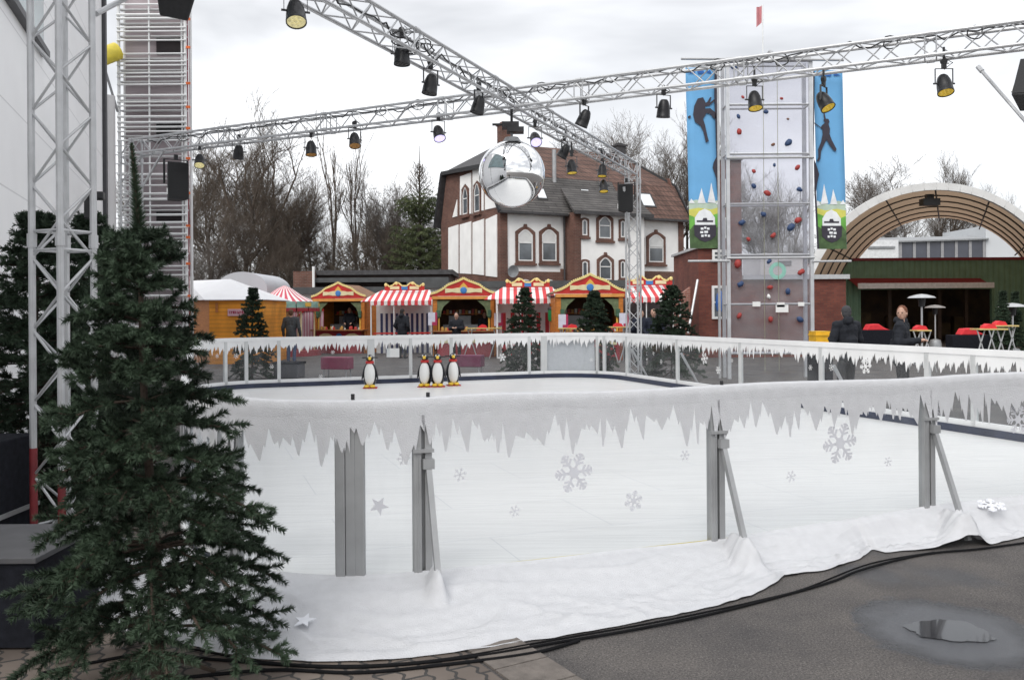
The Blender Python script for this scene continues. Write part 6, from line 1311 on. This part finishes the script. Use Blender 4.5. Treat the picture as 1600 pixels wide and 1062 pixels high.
def person(px, py_head, d, rz, label, jacket, trouser, hair, pose='stand', bulk=1.0, hood=False, height=None, vox=.019, hat=None, collar=True, longhair=False, turn=0):
    tp = W(px, py_head, d); h = height or tp.z; h = min(1.92, max(1.5, h)); k = h / 1.78; zb = 0
    r = thing('person', label, 'person', (tp.x, d, tp.z - h if height else 0), R(rz)); V3 = lambda x, y, z: Vector((x * bulk if z < 1.45 * k else x, y, z))
    def joint(s):
        sh = Vector((s * .19 * bulk, .0, 1.44)) * k
        if pose == 'pocket': el = Vector((s * .27 * bulk, .07, 1.16)) * k; wr = Vector((s * .19 * bulk, -.10, .98)) * k
        elif pose == 'counter': el = Vector((s * .24 * bulk, -.10, 1.18)) * k; wr = Vector((s * .15, -.34, 1.10)) * k
        elif pose == 'hold': el = Vector((s * .26 * bulk, .0, 1.17)) * k; wr = Vector((s * .09, -.27, 1.2)) * k
        else: el = Vector((s * .25 * bulk, .03, 1.16)) * k; wr = Vector((s * .26 * bulk, -.05, .90)) * k
        return sh, el, wr
    hz = 1.66 * k; Mt = Matrix.Rotation(R(turn), 3, 'Z'); T = lambda v: Mt @ Vector(v)
    g = MB(); g.ell((0, .0, hz), (.076, .097, .118), 18, Mt); g.ell(T((0, -.03, -.055)) + Vector((0, 0, hz)), (.055, .062, .065), 14, Mt); g.ell(T((0, -.10, -.02)) + Vector((0, 0, hz)), (.013, .022, .026), 8, Mt)
    for s in (-1, 1): g.ell(T((s * .079, .012, -.01)) + Vector((0, 0, hz)), (.010, .02, .03), 8, Mt)
    g.ell(T((0, -.088, .022)) + Vector((0, 0, hz)), (.05, .014, .010), 8, Mt)
    cap_(g, Vector((0, .015, 1.45 * k)), Vector((0, .005, 1.58 * k)), .058, .052)
    cap_(g, Vector((0, .01, 1.0 * k)), Vector((0, .01, 1.36 * k)), .10, .09)
    for s in (-1, 1):
        sh, el, wr = joint(s); cap_(g, sh, el, .05, .04); cap_(g, el, wr, .038, .028); cap_(g, Vector((0, .01, 1.4 * k)), sh, .06, .055)
        hp_, kn, an = Vector((s * .09, 0, .93)) * k, Vector((s * .10, -.02, .5)) * k, Vector((s * .10, .03, .08)) * k; cap_(g, hp_, kn, .08, .055); cap_(g, kn, an, .052, .038); cap_(g, Vector((0, 0, 1.0 * k)), hp_, .11, .085); cap_(g, an, an + Vector((0, -.14, -.03)), .035, .03)
        # palm, four unequal fingers, thumb
        dr = (wr - el).normalized(); sd = dr.cross(Vector((0, 0, 1))); sd = sd.normalized() if sd.length > .2 else Vector((1, 0, 0)); sd = sd * s; up = sd.cross(dr)
        pm = wr + dr * .05; cap_(g, wr, pm, .025, .03); g.ell(pm + dr * .02, (.034, .034, .034), 8)
        for f, (o_, l_) in enumerate(((-.027, .066), (-.009, .076), (.009, .072), (.026, .056))):
            b_0 = pm + dr * .035 + sd * o_; b_1 = b_0 + dr * l_ * .5 + up * -.008 * s; b_2 = b_1 + dr * l_ * .4 - up * .02 * s; g.tube(b_0, b_1, .009, 6, .0085); g.tube(b_1, b_2, .0085, 6, .007)
        g.tube(pm - sd * .025, pm - sd * .055 + dr * .03, .011, 6, .009); g.tube(pm - sd * .055 + dr * .03, pm - sd * .05 + dr * .06, .009, 6, .007)
    bd = remesh(g, 'body', SKIN, r, vox * .62, 1)
    g = MB()
    for s in (-1, 1): g.ell(T((s * .031, -.088, .004)) + Vector((0, 0, hz)), (.012, .008, .007), 8, Mt)
    g.build('eyes', EYE, bd, smooth='all'); g = MB(); g.ell(T((0, -.089, -.064)) + Vector((0, 0, hz)), (.024, .008, .007), 8, Mt); g.build('mouth', MOUTH, bd, smooth='all')
    # jacket
    b_ = bulk; g = MB(); cap_(g, Vector((0, .01, .98 * k)), Vector((0, .01, 1.14 * k)), .165 * b_, .16 * b_); cap_(g, Vector((-.07 * b_, .01, 1.15 * k)), Vector((-.09 * b_, .01, 1.38 * k)), .125, .115); cap_(g, Vector((.07 * b_, .01, 1.15 * k)), Vector((.09 * b_, .01, 1.38 * k)), .125, .115)
    cap_(g, Vector((-.06, .02, .90 * k)), Vector((.06, .02, .90 * k)), .15, .15); cap_(g, Vector((0, .01, 1.1 * k)), Vector((0, .01, 1.4 * k)), .13, .125)
    for s in (-1, 1): sh, el, wr = joint(s); cap_(g, sh + Vector((-s * .02, 0, 0)), el, .088, .07); cap_(g, el, wr, .068, .05); cap_(g, Vector((s * .04, .02, 1.47 * k)), sh, .07, .085)
    g.lathe([(.07, 0), (.085, .05), (.08, .10)] if collar else [(.07, 0), (.075, .03), (.07, .04)], (0, .015, 1.455 * k), 14); g.ell((0, .02, 1.46 * k), (.085, .08, .05), 12)
    if hood: g.ell(T((0, .10, -.14)) + Vector((0, 0, hz)), (.11, .07, .08), 12); g.ell((0, .05, hz - .12), (.10, .09, .07), 12)
    for v in range(len(g.v)): q_ = Vector(g.v[v]); g.v[v] = tuple(q_ * 1)
    jk = remesh(g, 'jacket', jacket, r, vox, 3)
    for v in jk.data.vertices: n_ = noise.noise(v.co * 9) * .012 + noise.noise(Vector((v.co.x * 6, v.co.y * 6, v.co.z * 22))) * .006; v.co += v.normal * n_
    g = MB(); 
    for s in (-1, 1): hp_, kn, an = Vector((s * .095, 0.01, .95)) * k, Vector((s * .105, -.02, .5)) * k, Vector((s * .105, .03, .06)) * k; cap_(g, hp_, kn, .10, .075); cap_(g, kn, an, .072, .06); cap_(g, Vector((0, .01, .98 * k)), hp_, .12, .1)
    remesh(g, 'trousers', trouser, r, vox, 2)
    for s in (-1, 1): g = MB(); g.ell((s * .105 * k, -.04, .04), (.05, .135, .045), 12); g.build('shoe', BLACK, r, smooth='all')
    g = MB(); ztop = hz + .022
    g.ell(T((0, .022, .028)) + Vector((0, 0, hz)), (.087, .098, .108), 16, Mt); g.ell(T((0, .05, -.02)) + Vector((0, 0, hz)), (.08, .065, .085), 12, Mt)
    if longhair: g.ell(T((0, .05, -.10)) + Vector((0, 0, hz)), (.095, .07, .15), 12, Mt)
    # open the face
    keep = []
    hr = remesh(g, 'hair' if not hat else 'hat', hat or hair, r, vox * .8, 1)
    import bmesh
    bm = bmesh.new(); bm.from_mesh(hr.data); dl = []
    for v in bm.verts:
        q_ = Mt.inverted() @ (v.co - Vector((0, 0, hz)))
        if q_.y < -.035 and q_.z < .058 + (0.01 if abs(q_.x) < .04 else -.02): dl.append(v)
        elif q_.z < -.02 and q_.y < .0 and not longhair: dl.append(v)
    bmesh.ops.delete(bm, geom=dl, context='VERTS')
    for v in bm.verts: v.co += v.normal * noise.noise(v.co * 40) * .006
    bm.to_mesh(hr.data); bm.free()
    return r
JB = mat('jacket_black', (.016, .018, .024), .8, 0, .25, 8, .3, 60, spec=.3); JN = mat('jacket_navy', (.02, .024, .04), .8, 0, .2, 8, .3, 60, spec=.3); JG = mat('jacket_grey', (.05, .055, .06), .85, 0, .2, 8, .3, 60); JD = mat('jeans', (.05, .08, .16), .85, 0, .2, 20); TB_ = mat('trousers_black', (.02, .02, .023), .85); JM = mat('jacket_mid', (.14, .15, .17), .85, 0, .2, 10)
person(1322, 478, 15.4, 205, 'man in a black hooded coat seen from behind standing left of two at the bar', JB, TB_, HAIRD, 'hold', 1.25, True, 1.80, vox=.011, turn=-35, hat=mat('beanie', (.05, .05, .055), .9))
person(1409, 478, 14.6, 55, 'man with reddish hair and black jacket with a small white mark facing left', JB, TB_, HAIRR, 'hold', 1.18, True, 1.78, vox=.011, turn=-95)
person(1001, 484, 27.5, 185, 'man in a dark coat left of two beside the bushy fir tree seen from behind', JN, TB_, HAIRB, 'pocket', 1.05, turn=-100)
person(1021, 483, 27, -10, 'balding man in a dark coat facing the camera beside the bushy fir tree', JN, TB_, SKIN, 'pocket', 1.05)
person(455, 483, 31, 170, 'person in a dark grey sweater and jeans with the back turned under the carousel', JG, JD, HAIRB, 'stand', 1.15)
person(427, 487, 33, 80, 'person in a pale grey jacket behind the small fir tree at the carousel', JM, TB_, HAIRB, 'stand', 1.0)
person(629, 482, 33, 150, 'woman in a long black coat in front of the blue striped curtain', JB, TB_, HAIRD, 'pocket', 1.1, True, longhair=True)
person(713, 488, 31.8, -10, 'person in black with a dark cap at the counter of the middle gabled stall', JB, TB_, HAIRD, 'hold', 1.0, hat=mat('cap_dark', (.015, .015, .017), .9), turn=10)
person(546, 480, 38.3, 0, 'stallholder in black inside the leftmost gabled stall', JB, TB_, HAIRD, 'counter', 1.0, height=1.8)
person(757, 487, 34.9, 10, 'stallholder in dark clothes inside the middle gabled stall at the right', JB, TB_, HAIRD, 'counter', 1.0, height=1.75)
c = W(1404, 516, 14.35); g = MB(); g.box((0, 0, 0), (.05, .012, .014), R(55)); 
# ================================================================== TREES
BK = mat('bare_bark', (.055, .044, .035), .9, 0, .3, 4, .4, 30); TW = mat('twig_bark', (.10, .078, .06), .9, 0, .3, 4); TWP = mat('pale_twig_bark', (.15, .13, .115), .9, 0, .2, 4)
def tree(name, base, h, seed, label, spread=.5, depth=6, tr=.28, up=.25, twig=None, first=.3, fork=(2, 3), group='bare winter trees beyond the stalls', density=1.0, parts_cut=2):
    rn = random.Random(seed); r = thing(name, label, 'bare tree', tuple(base), 0, group); V = [[], []]; Fs = [[], []]
    def seg(p, q, r0, r1, k, n):
        d = (q - p); d.normalize(); u = Vector((0, 0, 1)) if abs(d.z) < .9 else Vector((0, 1, 0)); a = d.cross(u).normalized(); b = d.cross(a); s = len(V[k])
        for e, rr in ((p, r0), (q, r1)):
            for i in range(n): t = 2 * math.pi * i / n; V[k].append(tuple(e + (a * math.cos(t) + b * math.sin(t)) * rr))
        for i in range(n): Fs[k].append((s + i, s + (i + 1) % n, s + n + (i + 1) % n, s + n + i))
    def grow(p, d, l, rad, lev):
        n = 4 if lev < 3 else 3; q = p; dd = d.copy(); sl = l / n
        for i in range(n):
            dd = (dd + Vector((rn.gauss(0, .11), rn.gauss(0, .11), rn.gauss(.02, .06) + up * .22))).normalized(); q2 = q + dd * sl; ra = rad * (1 - .38 * i / n); rb_ = rad * (1 - .38 * (i + 1) / n)
            seg(q, q2, max(.009, ra), max(.007, rb_), 0 if lev < parts_cut else 1, 7 if lev < 2 else 4 if lev < 4 else 3); q = q2
            if lev < depth and i < n - 1 and (lev > 0 or i * sl > l * first - .1) and rn.random() < .95 * density:
                for _ in range(1 if lev < 2 else rn.choice((1, 1, 2))):
                    side = Vector((rn.gauss(0, 1), rn.gauss(0, 1), rn.gauss(.1, .35))).normalized(); nd = (dd * (1 - spread * .75) + side * spread * 1.1).normalized(); grow(q, nd, l * rn.uniform(.42, .68), max(.007, rb_ * .52), lev + 1)
        if lev < depth:
            for _ in range(rn.choice(fork)):
                side = Vector((rn.gauss(0, 1), rn.gauss(0, 1), rn.gauss(.2, .4))).normalized(); nd = (dd * (1 - spread * .5) + side * spread * .8).normalized(); grow(q, nd, l * rn.uniform(.55, .78), max(.007, rad * .56), lev + 1)
    grow(Vector((0, 0, -.1)), Vector((rn.uniform(-.05, .05), 0, 1)), h * .42, tr, 0)
    zm = max(v[2] for v in V[1]); s = h / zm
    for k, nm in ((0, 'trunk'), (1, 'crown')):
        if V[k]: mesh_np(nm, np.array(V[k]) * s, np.array(Fs[k]), BK if k == 0 else (twig or TW), r)
    return r
T1 = tree('bare_tree', (0, 0, 0), 18, 1, 'x', .62, 6, .34, .12, first=.15, density=.9); T2 = tree('bare_tree', (0, 0, 0), 18, 2, 'x', .5, 6, .32, .22, first=.3, density=.85); T3 = tree('bare_tree', (0, 0, 0), 16, 5, 'x', .62, 6, .24, .1, TWP, first=.3, density=.85); T4 = tree('bare_tree', (0, 0, 0), 20, 7, 'x', .3, 4, .30, .5, first=.5, density=.8)
print('tree polys', [len(c.data.polygons) for t in (T1, T2, T3, T4) for c in t.children])
spots = [  # px, top py, depth, proto, turn, width factor, label
    (375, 155, 62, 0, 0, 1.05, 'huge bare tree with a dense dome of twigs right of the scaffold'), (320, 210, 66, 1, 60, 1.0, 'bare tree half hidden by the scaffold tower'), (440, 215, 70, 1, 200, 1.0, 'bare tree on the right flank of the huge dome-shaped tree'),
    (516, 143, 64, 3, 40, .7, 'tall bare tree with a straight dark trunk left of the spruce'), (560, 185, 66, 3, 200, .7, 'slender bare tree with upswept limbs right of the straight trunk'), (600, 285, 74, 1, 100, .8, 'low bare tree left of the spruce'), (480, 260, 72, 2, 20, .8, 'pale thin bare tree behind the straight dark trunk'),
    (960, 180, 76, 2, 10, .95, 'pale bare tree rising over the right end of the house ridge'), (1020, 170, 70, 2, 120, .9, 'pale bare tree between the house and the left banner'), (1062, 160, 62, 1, 300, .8, 'dark bare tree with a thick trunk right behind the left banner'), (900, 200, 85, 2, 210, .9, 'faint bare tree behind the red roof'),
    (1180, 245, 66, 2, 60, .9, 'bare tree seen through the left half of the climbing tower'), (1240, 255, 70, 0, 160, .8, 'bare tree seen through the right half of the climbing tower'), (1330, 265, 74, 2, 250, .8, 'pale bare tree right of the right banner'),
    (1405, 222, 72, 2, 30, .95, 'bare tree with a black trunk above the left part of the canopy'), (1460, 228, 74, 1, 330, .8, 'bare tree behind the crown of the canopy'), (1520, 290, 78, 2, 80, .8, 'low bare tree above the right part of the canopy'), (1590, 300, 84, 2, 140, .8, 'faint bare tree at the right edge of the photo'),
    (405, 300, 56, 0, 250, .9, 'lower bare tree above the wooden cabin'), (340, 330, 55, 2, 310, .9, 'low dense bare tree behind the wooden cabin'), (535, 330, 58, 0, 70, .8, 'low dense bare tree above the dark shed'), (470, 340, 57, 1, 140, .9, 'low bare tree above the small brick building'), (620, 345, 60, 0, 180, .8, 'low bare tree in front of the foot of the spruce'), (500, 250, 68, 0, 290, .8, 'broad bare tree tangled with the straight dark trunk'), (585, 235, 70, 2, 160, .8, 'pale bare tree just left of the spruce'), (625, 290, 72, 1, 230, .8, 'small bare tree touching the left side of the spruce'), (690, 300, 75, 2, 300, .8, 'pale bare tree between the spruce and the house'), (435, 270, 64, 0, 110, .9, 'broad bare tree above the striped carousel roof'), (300, 200, 72, 2, 20, .9, 'pale bare tree mostly hidden by the scaffold tower'), (990, 215, 78, 0, 45, .7, 'bare tree beside the right roof slope of the house')]
used = set()
for (px, top, d, k, rz, wf, lab) in spots:
    T = (T1, T2, T3, T4)[k]; base_h = (18, 18, 16, 20)[k]; p = W(px, top, d); o = T if k not in used else copy_tree(T); used.add(k); s = p.z / base_h; o.location = (p.x, d, 0); o.rotation_euler = (0, 0, R(rz)); o.scale = (s * wf, s * wf, s); o['label'] = lab
# spruce with a thin bare top
p = W(655, 228, 60); hz_ = p.z; rs = np.random.RandomState(3); V, Fc = [], []; wood = MB(); rn = random.Random(9)
r = thing('spruce', 'green spruce with a sparse bare top left of the house', 'spruce', (p.x, 60, 0)); g = MB(); g.tube((0, 0, 0), (0, 0, hz_), .22, 8, .02); g.build('trunk', BK, r)
for i in range(210):
    f = i / 210; z = hz_ * (.12 + .76 * f); rr = 3.7 * (1 - f) ** .85 * rn.uniform(.7, 1.1) + .25; th = i * 2.4; d0 = np.array([math.cos(th), math.sin(th), 0]); p0 = np.array([0, 0, z]); e_ = p0 + d0 * rr + np.array([0, 0, rr * (.1 if f < .6 else .9)]); wood.tube(Vector(p0), Vector(e_), .025, 3, .01, cap=False)
    if f < .74:
        for k in range(5):
            b0 = p0 + (e_ - p0) * (.2 + .16 * k); sd = np.array([-d0[1], d0[0], 0])
            for s_ in (-1, 1): make_brush(V, Fc, b0, b0 + (d0 * .5 + sd * s_ * .6 + np.array([0, 0, -.3])) * .6, 34, .22, .04, rs)
    else:
        for k in range(4): b0 = p0 + (e_ - p0) * (.3 + .2 * k); wood.tube(Vector(b0), Vector(b0 + np.array([rn.uniform(-.3, .3), rn.uniform(-.3, .3), .45])), .014, 3, .008, cap=False)
mesh_np('foliage', np.concatenate(V), np.concatenate(Fc), mat('spruce_green', (.04, .06, .025), .8, 0, .3, 1.0, c2=(.10, .12, .05)), r); wood.build('branches', TW, r)
# undergrowth belt beyond the buildings
V, Fc = [], []; rs = np.random.RandomState(12)
for i in range(1300):
    x = rs.uniform(-27, 36); y = rs.uniform(70, 80); z = 0.0; hh = rs.uniform(3, 8.5) * (1 if x < 6 else .6); make_brush(V, Fc, np.array([x, y, 0]), np.array([x + rs.uniform(-1, 1), y, hh]), 60, 1.3, .07, rs)
o = mesh_np('thicket', np.concatenate(V), np.concatenate(Fc), mat('thicket_brown', (.055, .046, .032), .9, 0, .35, .5)); tag(o, 'dense brown leafless thicket beyond the buildings', 'thicket', kind='stuff')
